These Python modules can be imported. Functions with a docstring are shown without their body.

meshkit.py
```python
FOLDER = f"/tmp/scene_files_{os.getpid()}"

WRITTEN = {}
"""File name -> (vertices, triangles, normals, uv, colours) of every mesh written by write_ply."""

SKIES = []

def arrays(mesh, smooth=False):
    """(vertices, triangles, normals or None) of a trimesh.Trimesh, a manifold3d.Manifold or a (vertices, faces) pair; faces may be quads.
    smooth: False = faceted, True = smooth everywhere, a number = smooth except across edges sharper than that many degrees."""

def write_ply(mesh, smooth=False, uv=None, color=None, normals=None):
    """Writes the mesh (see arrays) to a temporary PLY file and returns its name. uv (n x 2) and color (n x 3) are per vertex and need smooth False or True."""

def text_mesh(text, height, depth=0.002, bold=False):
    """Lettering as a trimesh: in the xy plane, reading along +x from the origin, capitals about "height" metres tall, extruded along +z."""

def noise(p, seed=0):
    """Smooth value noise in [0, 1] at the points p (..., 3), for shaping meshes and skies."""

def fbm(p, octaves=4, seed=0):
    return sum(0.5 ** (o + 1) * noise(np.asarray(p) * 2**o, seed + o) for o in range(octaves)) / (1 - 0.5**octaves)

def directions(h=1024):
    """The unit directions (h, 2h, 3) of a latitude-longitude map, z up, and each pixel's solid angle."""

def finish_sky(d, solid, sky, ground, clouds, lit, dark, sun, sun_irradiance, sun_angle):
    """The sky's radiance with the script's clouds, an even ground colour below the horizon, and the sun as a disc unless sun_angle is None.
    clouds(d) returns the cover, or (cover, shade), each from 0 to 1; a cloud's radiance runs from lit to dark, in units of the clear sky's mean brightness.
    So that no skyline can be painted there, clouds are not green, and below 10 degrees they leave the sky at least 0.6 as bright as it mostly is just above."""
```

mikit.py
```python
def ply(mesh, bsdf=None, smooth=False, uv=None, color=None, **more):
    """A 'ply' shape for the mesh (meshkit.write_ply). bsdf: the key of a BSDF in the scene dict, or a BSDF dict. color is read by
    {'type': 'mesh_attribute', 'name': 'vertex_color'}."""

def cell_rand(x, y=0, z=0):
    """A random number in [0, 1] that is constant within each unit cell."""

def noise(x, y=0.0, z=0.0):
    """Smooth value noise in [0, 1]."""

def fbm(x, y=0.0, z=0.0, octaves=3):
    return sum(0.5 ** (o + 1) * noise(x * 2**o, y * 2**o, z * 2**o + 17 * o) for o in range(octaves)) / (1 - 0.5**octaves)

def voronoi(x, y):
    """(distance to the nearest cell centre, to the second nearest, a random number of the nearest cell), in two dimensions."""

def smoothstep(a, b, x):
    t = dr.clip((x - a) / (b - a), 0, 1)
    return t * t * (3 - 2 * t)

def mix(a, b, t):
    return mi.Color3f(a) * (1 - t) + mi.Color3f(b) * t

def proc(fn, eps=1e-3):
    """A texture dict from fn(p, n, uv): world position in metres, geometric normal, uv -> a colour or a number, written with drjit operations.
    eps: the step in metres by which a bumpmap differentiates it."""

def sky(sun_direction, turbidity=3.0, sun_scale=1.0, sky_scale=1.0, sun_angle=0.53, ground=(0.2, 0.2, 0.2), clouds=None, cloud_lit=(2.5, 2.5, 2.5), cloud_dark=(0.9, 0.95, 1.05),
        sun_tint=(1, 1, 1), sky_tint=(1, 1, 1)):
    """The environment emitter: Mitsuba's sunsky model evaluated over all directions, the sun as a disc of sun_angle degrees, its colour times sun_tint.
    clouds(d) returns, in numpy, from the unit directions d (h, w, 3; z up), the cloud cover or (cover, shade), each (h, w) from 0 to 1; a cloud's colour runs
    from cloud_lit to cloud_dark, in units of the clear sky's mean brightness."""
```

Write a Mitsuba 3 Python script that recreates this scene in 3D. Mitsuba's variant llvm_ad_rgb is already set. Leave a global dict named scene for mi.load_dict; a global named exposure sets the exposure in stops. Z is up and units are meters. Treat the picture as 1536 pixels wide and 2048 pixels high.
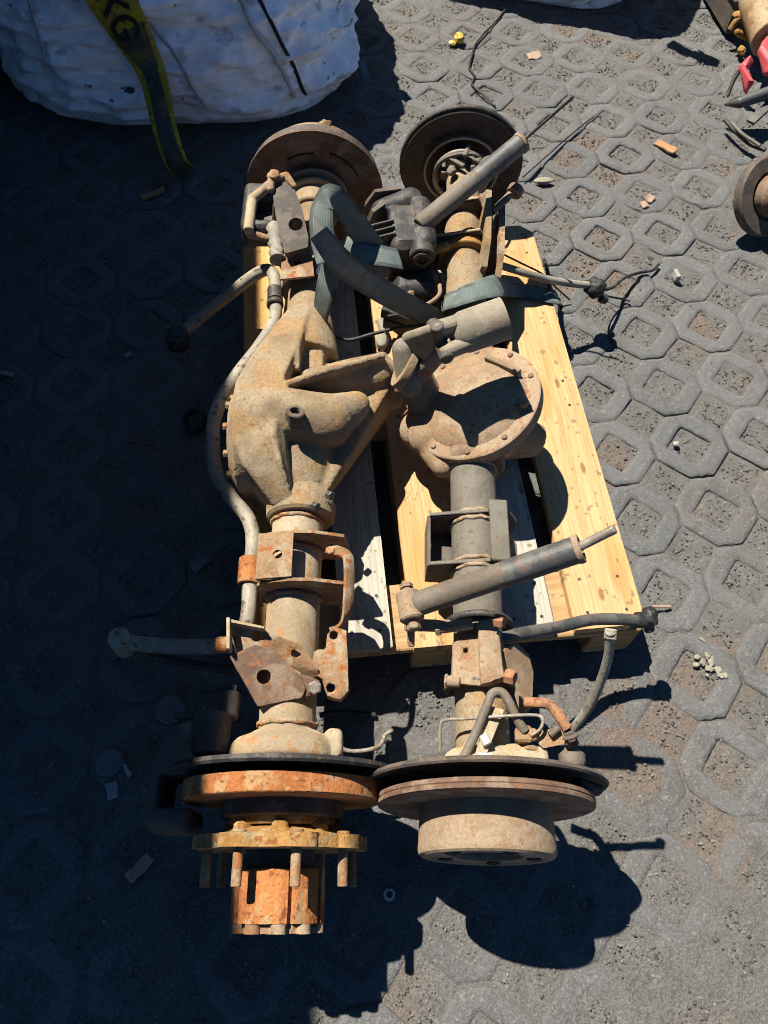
import math, numpy as np, trimesh, manifold3d as m3, shapely.geometry as sg, drjit as dr, mitsuba as mi, mikit, meshkit
from mikit import noise, fbm, voronoi, smoothstep, mix, cell_rand, proc
T = mi.ScalarTransform4f
rng = np.random.default_rng(7)
scene, labels = {}, {}

# ------------------------------------------------------------------ camera, light, exposure
scene['camera'] = {'type': 'perspective', 'fov': 53.473, 'fov_axis': 'x', 'near_clip': 0.05, 'far_clip': 400.0,
                   'to_world': T().look_at(origin=[-0.2137, -1.1248, 1.5687], target=[-0.1456, -0.6214, 0.7074], up=[0.0736, 0.8585, 0.5075])}
SUN = (-0.310, 0.384, 0.870)
scene['daylight'] = mikit.sky(SUN, turbidity=3, sky_scale=0.215, sky_tint=(0.53, 0.97, 1.28), sun_tint=(0.88, 1.0, 1.16))
exposure = 3.2

# ------------------------------------------------------------------ materials
def bs(key, base, rough=0.7, metal=0.0, spec=0.4, bump=None, bscale=0.001, eps=1e-3, **kw):
    col = proc(base) if callable(base) else (base if isinstance(base, dict) else {'type': 'rgb', 'value': list(base)})
    r = proc(rough) if callable(rough) else rough
    b = {'type': 'principled', 'base_color': col, 'roughness': r, 'metallic': metal, 'specular': spec, **kw}
    if bump:
        b = {'type': 'bumpmap', 'arbitrary': proc(bump, eps), 'scale': bscale, 'bsdf': b}
    scene[key] = {'type': 'twosided', 'bsdf': b}

def patches(base, second, third, f2=30, t2=(.5, .62), f3=140, t3=(.58, .72), grain=.25, k2=1.0, k3=1.0):
    """base with blotches of a second colour and specks of a third, each with its own ragged outline"""
    def fn(p, n, uv):
        a = fbm(p.x * f2, p.y * f2, p.z * f2, 4)
        b = fbm(p.x * f3 + 9, p.y * f3, p.z * f3, 3)
        g = noise(p.x * 700, p.y * 700, p.z * 700) * .45 + noise(p.x * 300 + 5, p.y * 300, p.z * 300) * .55
        m = fbm(p.x * 9 + 3, p.y * 9, p.z * 9 + 5, 4)
        c = mix(base, mi.Color3f(base) * mi.Color3f(.62, .55, .5), smoothstep(.48, .62, m) * .7)
        c = mix(c, second, smoothstep(*t2, a) * k2)
        c = mix(c, third, smoothstep(*t3, b) * k3)
        return c * (.5 * (1 - 1.6 * grain + 3.2 * grain * g))
    return fn

def rough_bump(f=90, f2=400):
    return lambda p, n, uv: fbm(p.x * f, p.y * f, p.z * f, 3) + 0.5 * noise(p.x * f2, p.y * f2, p.z * f2)
RB, FB_ = rough_bump(), rough_bump(160, 600)

# paving: rings on a square grid
PITCH, PHI, PX, PY = 0.195, math.radians(2.5), 0.698, 0.120
def paver_col(p, n, uv):
    x, y = p.x - PX, p.y - PY
    i, j = (x * math.cos(PHI) + y * math.sin(PHI)) / PITCH + .5, (-x * math.sin(PHI) + y * math.cos(PHI)) / PITCH + .5
    t = cell_rand(i, j, 5)
    c = mix((.195, .193, .188), (.232, .228, .22), t)
    c = mix(c, (.21, .175, .155), smoothstep(.54, .72, fbm(p.x * 2.2 + 4, p.y * 2.2, 0, 4)) * .45)
    c = mix(c, (.15, .14, .13), smoothstep(.56, .7, fbm(p.x * 26, p.y * 26, 3, 4)) * .4)
    g = noise(p.x * 420, p.y * 420, p.z * 420)
    s = smoothstep(.8, .9, noise(p.x * 260 + 3, p.y * 260, 2))
    return mix(c * (.265 + .245 * g), (.17, .166, .156), s * .5)
bs('paver_mat', paver_col, .88, spec=.25, bump=lambda p, n, uv: fbm(p.x * 120, p.y * 120, 0, 3) + noise(p.x * 520, p.y * 520, 0), bscale=.0011)
def dirt_col(p, n, uv):
    c = mix((.155, .146, .133), (.225, .212, .195), fbm(p.x * 40, p.y * 40, 0, 4))
    c = mix(c, (.25, .17, .12), smoothstep(.55, .75, fbm(p.x * 6 + 2, p.y * 6, 1, 3)) * .5)
    return c * (.28 + .32 * noise(p.x * 500, p.y * 500, 0))
bs('dirt_mat', dirt_col, .95, spec=.15, bump=lambda p, n, uv: fbm(p.x * 200, p.y * 200, 0, 3), bscale=.003)
bs('stone_mat', {'type': 'mesh_attribute', 'name': 'vertex_color'}, .85, spec=.3)

# timber
def wood(tones, across, along):
    def fn(p, n, uv):
        q = {'x': p.x, 'y': p.y, 'z': p.z}
        a, l = q[across], q[along]
        b = cell_rand((a + 2.03) * 8.5, l * .3 + 7, 3)
        w = noise(a * 14, l * 2.5, 0) * .02
        g = fbm((a + w) * 110, l * 3.2, p.z * 30, 3)
        f = noise((a + w) * 420, l * 14, 4)
        c = mix(tones[0], tones[1], smoothstep(.3, .75, g))
        c = mix(c, tones[2], smoothstep(.5, .75, fbm(a * 16 + 3, l * 4.5, 2, 3)) * .75)
        d, _, k = voronoi(a * 13 + 3, l * 4.2)
        knot = smoothstep(.085, .045, d) * smoothstep(.6, .65, k)
        c = mix(c, (.36, .17, .06), knot)
        st = smoothstep(.70, .78, fbm(a * 90 + 11, l * 60, 5, 3))
        c = mix(c, (.16, .1, .05), st * .6)
        return c * (.41 + .18 * f)
    return fn
WOODB = lambda ax: (lambda p, n, uv: noise((p.x if ax == 'x' else p.y) * 300, (p.y if ax == 'x' else p.x) * 8, 0))
PALE = ((.70, .405, .165), (.76, .48, .23), (.70, .33, .09))
GREY = ((.5, .46, .36), (.6, .56, .46), (.4, .38, .31))
ORNG = ((.78, .40, .10), (.86, .50, .17), (.70, .30, .07))
bs('wood_pale', wood(PALE, 'x', 'y'), .7, spec=.3, bump=WOODB('x'), bscale=.0006)
bs('wood_grey', wood(GREY, 'x', 'y'), .8, spec=.25, bump=WOODB('x'), bscale=.0006)
bs('wood_orange', wood(ORNG, 'x', 'y'), .7, spec=.3, bump=WOODB('x'), bscale=.0006)
bs('wood_cross', wood(((.5, .29, .12), (.6, .4, .19), (.46, .22, .07)), 'y', 'x'), .75, spec=.3, bump=WOODB('y'), bscale=.0006)

# metal
TAN, RUST, ORA = (.40, .305, .19), (.32, .145, .055), (.50, .2, .06)
bs('cast_tan', patches(TAN, (.43, .26, .115), (.34, .15, .05), 22, (.5, .68), 170, (.6, .74), .22, .8, .75), .85, spec=.25, bump=RB, bscale=.0013)
bs('tube_cream', patches((.55, .44, .29), (.48, .34, .19), (.48, .22, .07), 26, (.52, .66), 60, (.62, .74), .16, .8, .7), .8, spec=.3, bump=FB_, bscale=.0006)
bs('tube_grey', patches((0.220, 0.193, 0.150), (0.180, 0.155, 0.120), (0.180, 0.110, 0.060), 30, (.5, .65), 120, (.64, .76), .14), .75, spec=.35, bump=FB_, bscale=.0006)
bs('rust_orange', patches((0.614, 0.236, 0.077), (0.519, 0.307, 0.142), (0.283, 0.106, 0.041), 34, (.5, .64), 150, (.6, .72), .25), .9, spec=.2, bump=RB, bscale=.0012)
bs('rust_nut', patches((.50, .24, .12), (.36, .2, .12), (.26, .1, .05), 60, (.5, .62), 200, (.6, .72), .2), .85, spec=.25)
bs('rust_yellow', patches((.50, .27, .085), (.46, .33, .17), (.34, .13, .04), 40, (.48, .62), 130, (.6, .72), .25), .9, spec=.2, bump=RB, bscale=.0013)
bs('rust_tan', patches((.42, .26, .14), (.46, .34, .22), (.42, .16, .055), 36, (.46, .6), 70, (.56, .7), .22), .88, spec=.25, bump=RB, bscale=.0012)
bs('tan_rust', patches((.46, .34, .22), (.40, .26, .15), (.42, .19, .08), 30, (.5, .66), 120, (.6, .74), .18), .85, spec=.25, bump=FB_, bscale=.0009)
bs('rust_brown', patches((.25, .15, .095), (.32, .22, .15), (.3, .125, .05), 26, (.5, .64), 120, (.6, .74), .2), .8, spec=.35, bump=FB_, bscale=.0008)
bs('rust_dusty', patches((.42, .305, .2), (.37, .25, .155), (.38, .21, .11), 30, (.5, .66), 160, (.6, .74), .18), .85, spec=.25, bump=FB_, bscale=.0007)
bs('dark_iron', patches((.055, .052, .05), (.1, .085, .07), (.16, .1, .06), 40, (.5, .62), 120, (.62, .76), .2), .6, metal=.2, spec=.45, bump=FB_, bscale=.0007)
bs('brown_iron', patches((.12, .1, .085), (.17, .13, .1), (.2, .11, .055), 34, (.48, .62), 120, (.6, .74), .2), .72, spec=.35, bump=RB, bscale=.001)
bs('grey_paint', patches((0.075, 0.075, 0.072), (0.150, 0.135, 0.116), (0.195, 0.112, 0.064), 18, (.5, .58), 90, (.62, .76), .12, .9, .8), .55, spec=.5, bump=FB_, bscale=.0004)
bs('dusty_paint', patches((0.238, 0.198, 0.151), (0.194, 0.162, 0.122), (0.245, 0.137, 0.079), 20, (.5, .62), 110, (.62, .76), .14), .7, spec=.35, bump=FB_, bscale=.0005)
bs('shaft_dust', patches((0.368, 0.308, 0.220), (0.288, 0.248, 0.180), (0.336, 0.136, 0.048), 16, (.5, .62), 22, (.66, .72), .14), .75, spec=.35, bump=FB_, bscale=.0006)
bs('bright_steel', patches((.42, .37, .3), (.34, .25, .17), (.5, .46, .4), 90, (.5, .6), 200, (.6, .7), .15), .55, metal=.25, spec=.5)
bs('black_rubber', patches((.022, .023, .024), (.05, .047, .042), (.09, .075, .06), 40, (.5, .64), 160, (.64, .76), .2), .6, spec=.4, bump=FB_, bscale=.0005)
bs('dusty_rubber', patches((.40, .36, .285), (.32, .285, .23), (.2, .18, .16), 30, (.48, .62), 120, (.62, .74), .15), .7, spec=.3, bump=FB_, bscale=.0005)
bs('bar_grey', patches((.46, .40, .30), (.36, .31, .24), (.16, .11, .075), 24, (.5, .64), 100, (.62, .74), .14), .65, spec=.4, bump=FB_, bscale=.0006)
# cloth
def web_col(p, n, uv):
    s = .5 + .5 * dr.sin(uv.x * 2600) * dr.sin(uv.y * 2000)
    c = mix((.068, .084, .078), (.125, .15, .138), fbm(p.x * 30, p.y * 30, p.z * 30, 3))
    c = mix(c, (.17, .16, .135), smoothstep(.56, .74, fbm(p.x * 60, p.y * 60, p.z * 60, 3)) * .6)
    c = c * (1 - .45 * smoothstep(.6, .85, dr.abs(uv.y) / .025) * smoothstep(.2, .5, noise(uv.x * 40, 3, 1)))
    rb = .5 + .5 * dr.sin(uv.y * 1150)
    return c * (.62 + .26 * s + .34 * rb)
bs('webbing', web_col, .75, spec=.3, bump=lambda p, n, uv: dr.sin(uv.x * 2600) * dr.sin(uv.y * 2000), bscale=.0002, eps=2e-4)
def bag_col(p, n, uv):
    c = mix((.9, .9, .91), (.82, .81, .82), smoothstep(.45, .7, fbm(p.x * 5, p.y * 5, p.z * 14, 4)))
    c = mix(c, (.45, .4, .36), smoothstep(.62, .76, fbm(p.x * 14 + 5, p.y * 14, p.z * 24, 4)) * .8)
    c = mix(c, (.08, .08, .09), smoothstep(.755, .78, fbm(p.x * 16 + 1, p.y * 16, p.z * 26 + 6, 4)))
    w = .5 + .5 * dr.sin(uv.x * 1500) * dr.sin(uv.y * 1500)
    gx = smoothstep(.90, .97, dr.abs(dr.sin(uv.x * 95))) + smoothstep(.90, .97, dr.abs(dr.sin(uv.y * 95)))
    return c * (.9 + .14 * w) * (1 - .07 * dr.minimum(gx, 1))
bs('bag_cloth', bag_col, .6, spec=.4, bump=lambda p, n, uv: fbm(p.x * 22, p.y * 22, p.z * 40, 4) - 1.6 * dr.abs(fbm(p.x * 13 + 2, p.y * 13, p.z * 22, 3) - .5) - 1.2 * dr.abs(fbm(p.x * 8 + 7, p.y * 8, p.z * 5, 3) - .5), bscale=.012, eps=2e-3)
bs('bag_seam', patches((1., .98, .98), (.8, .77, .75), (.5, .46, .44), 40, (.5, .62), 120, (.62, .74), .15), .7)
bs('strap_yellow', patches((.85, .62, .02), (.6, .45, .04), (.25, .2, .06), 30, (.42, .6), 90, (.6, .72), .2), .7)
bs('strap_dull', patches((.1, .12, .09), (.2, .18, .06), (.05, .06, .055), 30, (.5, .62), 90, (.6, .72), .2), .75)
for k, c, r in (('ink', (.012, .012, .013), .7), ('white_scrap', (.34, .335, .31), .7), ('cream_scrap', (.30, .27, .20), .8), ('yellow_scrap', (.6, .42, .06), .45), ('brown_chip', (.42, .21, .09), .8),
                ('pale_chip', (.4, .27, .19), .8), ('red_plastic', (.62, .09, .10), .45), ('blue_tape', (.02, .1, .2), .6), ('grey_cap', (.14, .15, .16), .6), ('leaf_dry', (.28, .17, .08), .8), ('steel_wall', (.16, .18, .2), .6),
                ('zinc', (.55, .53, .48), .4)):
    bs(k, tuple(.62 * q for q in c), r)
bs('tan_post_mat', patches((.55, .36, .18), (.6, .44, .25), (.4, .2, .07), 20, (.45, .6), 90, (.62, .74), .15), .7)

# ------------------------------------------------------------------ geometry helpers
V = lambda *a: np.array(a if len(a) > 1 else a[0], float)
unit = lambda v: np.asarray(v, float) / np.linalg.norm(v)
FRAME = [np.eye(4)]
def add(key, mesh, mat, smooth=35, uv=None, color=None, **more):
    if isinstance(mesh, m3.Manifold):
        q = mesh.to_mesh(); mesh = trimesh.Trimesh(q.vert_properties[:, :3], q.tri_verts, process=False)
    if isinstance(mesh, (list, tuple)):
        mesh = trimesh.util.concatenate(list(mesh))
    mesh = mesh.copy(); mesh.apply_transform(FRAME[0])
    base, n = key, 0
    while key in scene:
        n += 1; key = '%s_%03d' % (base, n)
    scene[key] = mikit.ply(mesh, mat, True if (uv is not None or color is not None) and smooth else smooth, uv=uv, color=color, **more)
    return key
def frame(o, e):
    o, e = V(o), V(e); u = unit(e - o); v = unit(np.cross(u, [0, 0, 1])); w = np.cross(v, u)
    m = np.eye(4); m[:3, 0], m[:3, 1], m[:3, 2], m[:3, 3] = v, u, w, o
    return m
def basis(d):
    d = unit(d); a = unit(np.cross(d, [0, 0, 1] if abs(d[2]) < .9 else [1, 0, 0]))
    return a, np.cross(a, d)
def spl(pts, n=8):
    p = [V(*q) if not isinstance(q, np.ndarray) else q for q in pts]; p = [2 * p[0] - p[1]] + p + [2 * p[-1] - p[-2]]; out = []
    for i in range(1, len(p) - 2):
        for t in np.arange(n) / n:
            a, b, c, d = p[i - 1:i + 3]
            out.append(.5 * (2 * b + (c - a) * t + (2 * a - 5 * b + 4 * c - d) * t * t + (3 * b - a - 3 * c + d) * t ** 3))
    return np.array(out + [p[-2]])
def tube(pts, r, seg=14, n=8, raw=False):
    p = np.asarray(pts, float) if raw else spl(pts, n)
    r = np.interp(np.linspace(0, 1, len(p)), np.linspace(0, 1, len(r)), r) if np.ndim(r) else np.full(len(p), r)
    t = np.gradient(p, axis=0); t /= np.linalg.norm(t, axis=1, keepdims=True)
    a = basis(t[0])[0]; rings = []
    ang = np.arange(seg) * 2 * np.pi / seg
    for i in range(len(p)):
        a = unit(a - t[i] * (a @ t[i])); b = np.cross(t[i], a)
        rings.append(p[i] + r[i] * (np.cos(ang)[:, None] * a + np.sin(ang)[:, None] * b))
    v = np.vstack(rings + [p[:1], p[-1:]]); f = []; k = np.arange(seg); k1 = (k + 1) % seg; N = len(p)
    for i in range(N - 1):
        f += [np.c_[i * seg + k, i * seg + k1, (i + 1) * seg + k1], np.c_[i * seg + k, (i + 1) * seg + k1, (i + 1) * seg + k]]
    f += [np.c_[k * 0 + N * seg, k1, k], np.c_[k * 0 + N * seg + 1, (N - 1) * seg + k, (N - 1) * seg + k1]]
    return trimesh.Trimesh(v, np.vstack(f), process=False)
def lathe(p0, d, prof, seg=48, wob=0.0):
    """prof: (distance along d, radius) pairs, closed by the axis at both ends unless it ends where it began"""
    p0, d = V(*p0), unit(d); a, b = basis(d); prof = list(prof)
    ang = np.arange(seg) * 2 * np.pi / seg; ring = np.cos(ang)[:, None] * a + np.sin(ang)[:, None] * b
    ws = 1 + wob * np.sin(ang * 3 + 1)[:, None]
    v = np.vstack([p0 + d * t + ring * r * ws for t, r in prof]); f = []; k = np.arange(seg); k1 = (k + 1) % seg
    for i in range(len(prof) - 1):
        f += [np.c_[i * seg + k, (i + 1) * seg + k, (i + 1) * seg + k1], np.c_[i * seg + k, (i + 1) * seg + k1, i * seg + k1]]
    m = trimesh.Trimesh(v, np.vstack(f), process=False)
    m.merge_vertices(); m.update_faces(m.nondegenerate_faces()); m.remove_unreferenced_vertices(); m.fix_normals()
    return m
def cyl(p0, p1, r, seg=20, bev=None):
    p0, p1 = V(*p0), V(*p1); L = np.linalg.norm(p1 - p0); bv = min(r * .15, L * .2, .003) if bev is None else bev
    return lathe(p0, p1 - p0, [(0, 0), (0, r - bv), (bv, r), (L - bv, r), (L, r - bv), (L, 0)], seg)
def ring(p0, p1, r, ri, seg=40, bev=.002):
    p0, p1 = V(*p0), V(*p1); L = np.linalg.norm(p1 - p0)
    return lathe(p0, p1 - p0, [(0, ri), (0, r - bev), (bev, r), (L - bev, r), (L, r - bev), (L, ri), (0, ri)], seg)
def box(c, size, bev=.002, ex=(1, 0, 0), ey=(0, 1, 0)):
    ex = unit(ex); ez = unit(np.cross(ex, ey)); ey = np.cross(ez, ex); h = np.asarray(size, float) / 2; b = min(bev, h.min() * .6); pts = []
    for sx in (-1, 1):
        for sy in (-1, 1):
            for sz in (-1, 1):
                for k in range(3):
                    q = h.copy(); q -= b; q[k] = h[k]; pts.append(V(*c) + sx * q[0] * ex + sy * q[1] * ey + sz * q[2] * ez)
    return trimesh.convex.convex_hull(np.array(pts))
def bar(p0, p1, w, h, up=(0, 0, 1), bev=.002):
    p0, p1 = V(*p0), V(*p1); d = p1 - p0; s = np.cross(d, up)
    return box((p0 + p1) / 2, (np.linalg.norm(d), w, h), bev, d, np.cross(unit(np.cross(d, s)), d) if False else -s)
def plate(poly, o, ex, ey, th, holes=(), rnd=0.0):
    g = sg.Polygon(poly)
    if rnd: g = g.buffer(-rnd).buffer(rnd * 2, quad_segs=5).buffer(-rnd, quad_segs=5)
    for (x, y, r) in [h[:3] for h in holes]: g = g.difference(sg.Point(x, y).buffer(r, quad_segs=6))
    g = max(getattr(g, 'geoms', [g]), key=lambda q: q.area)
    m = trimesh.creation.extrude_polygon(g, th, engine='earcut')
    ex = unit(ex); ez = unit(np.cross(ex, ey)); ey = np.cross(ez, ex)
    M = np.eye(4); M[:3, 0], M[:3, 1], M[:3, 2], M[:3, 3] = ex, ey, ez, V(*o) - ez * th / 2
    m.apply_transform(M); return m
def flat(pts, th, holes=(), rnd=.004):
    """a plate through 3-d corner points that lie roughly in one plane; holes: (point, radius)"""
    P = np.array([V(*p) for p in pts]); o = P.mean(0); n = np.linalg.svd(P - o)[2][2]
    if n[2] < 0: n = -n
    ex = unit(P[1] - P[0] - n * ((P[1] - P[0]) @ n)); ey = np.cross(n, ex)
    h = [((V(*q) - o) @ ex, (V(*q) - o) @ ey, r) for q, r in holes]
    return plate(np.c_[(P - o) @ ex, (P - o) @ ey], o, ex, ey, th, h, rnd)
ICO = trimesh.creation.icosphere(subdivisions=2).vertices
def hull(*balls):
    return trimesh.convex.convex_hull(np.vstack([V(*c) + ICO * r for c, r in balls]))
def mani(m):
    return m3.Manifold(m3.Mesh(np.asarray(m.vertices, np.float32), np.asarray(m.faces, np.uint32)))
def cast(parts, cut=(), ref=.012, it=8, amp=.0012, seed=0):
    M = m3.Manifold.batch_boolean([mani(p) for p in parts], m3.OpType.Add)
    for c in cut: M = M - mani(c)
    q = M.refine_to_length(ref).to_mesh(); t = trimesh.Trimesh(q.vert_properties[:, :3], q.tri_verts)
    trimesh.smoothing.filter_taubin(t, iterations=it)
    t.vertices += t.vertex_normals * ((meshkit.fbm(t.vertices * 45, 3, seed) - .5) * 2 * amp)[:, None]
    return t
def forge(parts, cut=(), h=.007, k=.010, amp=.0012, seed=0):
    """convex pieces run together with filleted joins, as a casting"""
    P = np.vstack([p.vertices for p in parts]); lo, hi = P.min(0) - .025, P.max(0) + .025
    ax = [np.arange(a, b + h, h) for a, b in zip(lo, hi)]; G = np.stack(np.meshgrid(*ax, indexing='ij'), -1); sh = G.shape[:3]; G = G.reshape(-1, 3); d = None
    def dist(p):
        q = p.convex_hull; n, o = q.face_normals, q.triangles[:, 0]; key = np.unique(np.round(np.c_[n, (n * o).sum(1)], 4), axis=0); out = np.full(len(G), -9.)
        for i in range(0, len(key), 40): out = np.maximum(out, (G @ key[i:i + 40, :3].T - key[i:i + 40, 3]).max(1))
        return out
    for p in parts:
        e = dist(p)
        if d is None: d = e
        else: hh = np.clip(.5 + .5 * (d - e) / k, 0, 1); d = d * (1 - hh) + e * hh - k * hh * (1 - hh)
    for c in cut: d = np.maximum(d, -dist(c))
    d = d + (meshkit.fbm(G * 45, 3, seed) - .5) * 2 * amp
    F = (-d).reshape(sh)
    tb = F.tolist(); n0, n1, n2 = sh; l0, l1, l2 = lo
    def f(x, y, z):
        a, b, c = (x - l0) / h, (y - l1) / h, (z - l2) / h; i, j, m = int(a), int(b), int(c)
        if a < 0 or b < 0 or c < 0 or i >= n0 - 1 or j >= n1 - 1 or m >= n2 - 1: return -1.0
        a -= i; b -= j; c -= m; p, q = tb[i], tb[i + 1]; r0, r1, r2, r3 = p[j], p[j + 1], q[j], q[j + 1]
        return (((r0[m] * (1 - c) + r0[m + 1] * c) * (1 - b) + (r1[m] * (1 - c) + r1[m + 1] * c) * b) * (1 - a) + ((r2[m] * (1 - c) + r2[m + 1] * c) * (1 - b) + (r3[m] * (1 - c) + r3[m + 1] * c) * b) * a)
    M = m3.Manifold.level_set(f, [*lo, *hi], h * 1.15, 0.0).to_mesh()
    return trimesh.Trimesh(M.vert_properties[:, :3], M.tri_verts)
def disc_hull(c, axis, r, h, seg=32):
    a, b = basis(axis); ang = np.arange(seg) * 2 * np.pi / seg; q = V(*c) + r * (np.cos(ang)[:, None] * a + np.sin(ang)[:, None] * b)
    return np.vstack([q - unit(axis) * h / 2, q + unit(axis) * h / 2])
ch = lambda *a: trimesh.convex.convex_hull(np.vstack(a))
def bolt(p, d, r=.009, h=.008, seg=6): return lathe(p, d, [(0, 0), (0, r), (h * .8, r), (h, r * .8), (h, 0)], seg)
def ribbon(pts, ups, w, th=.0025, n=8):
    """webbing along pts; ups: the direction its outer face turns, one per point"""
    p = spl(pts, n); t = np.gradient(p, axis=0); t /= np.linalg.norm(t, axis=1, keepdims=True)
    k = np.linspace(0, len(ups) - 1, len(p)); up = np.stack([np.interp(k, np.arange(len(ups)), np.array(ups, float)[:, i]) for i in range(3)], 1)
    s = np.cross(t, up); s /= np.linalg.norm(s, axis=1, keepdims=True); nn = np.cross(s, t)
    w = np.interp(k, np.linspace(0, len(ups) - 1, len(w)), w)[:, None] if np.ndim(w) else w
    cols = np.linspace(-1, 1, 7); sag = (1 - cols ** 2) * .0015
    L = np.r_[0, np.cumsum(np.linalg.norm(np.diff(p, axis=0), axis=1))]
    top = np.stack([p + s * c * w / 2 + nn * (th / 2 + g) for c, g in zip(cols, sag)], 1); bot = np.stack([p + s * c * w / 2 - nn * (th / 2 - g) for c, g in zip(cols, sag)], 1)
    N, K = len(p), len(cols); v = np.vstack([top.reshape(-1, 3), bot.reshape(-1, 3)])
    uv1 = np.stack(np.meshgrid(L, cols * float(np.mean(w)) / 2, indexing='ij'), -1).reshape(-1, 2); f = []
    ix = lambda i, j, s_: s_ * N * K + i * K + j
    for i in range(N - 1):
        for j in range(K - 1):
            a, b, c, d = ix(i, j, 0), ix(i + 1, j, 0), ix(i + 1, j + 1, 0), ix(i, j + 1, 0); f += [(a, d, c), (a, c, b)]
            a, b, c, d = (x + N * K for x in (a, b, c, d)); f += [(a, c, d), (a, b, c)]
        for j, fl in ((0, 0), (K - 1, 1)):
            a, b, c, d = ix(i, j, 0), ix(i + 1, j, 0), ix(i + 1, j, 1), ix(i, j, 1)
            f += [(a, b, c), (a, c, d)] if not fl else [(a, c, b), (a, d, c)]
    for i, fl in ((0, 1), (N - 1, 0)):
        for j in range(K - 1):
            a, b, c, d = ix(i, j, 0), ix(i, j + 1, 0), ix(i, j + 1, 1), ix(i, j, 1); f += [(a, b, c), (a, c, d)] if not fl else [(a, c, b), (a, d, c)]
    return trimesh.Trimesh(v, f, process=False), np.vstack([uv1, uv1])
def wob(m, f, a, seed=0):
    m = m.copy(); m.vertices = m.vertices + np.stack([meshkit.fbm(m.vertices * f + 31 * k, 3, seed + k) - .5 for k in range(3)], 1) * 2 * a; return m
def chunk(c, size, rz=0, seed=0, sub=2):
    m = trimesh.creation.icosphere(subdivisions=sub); m.vertices += (meshkit.fbm(m.vertices * 2 + seed * 7.3, 2, seed)[:, None] - .5) * .7 * m.vertices
    m.vertices *= np.asarray(size) / 2; m.apply_transform(trimesh.transformations.rotation_matrix(rz, [0, 0, 1])); m.vertices += V(*c); return m
def thing(key, label, cat, group=None):
    labels[key] = {'label': label, 'category': cat, **({'group': group} if group else {})}; return key

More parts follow.
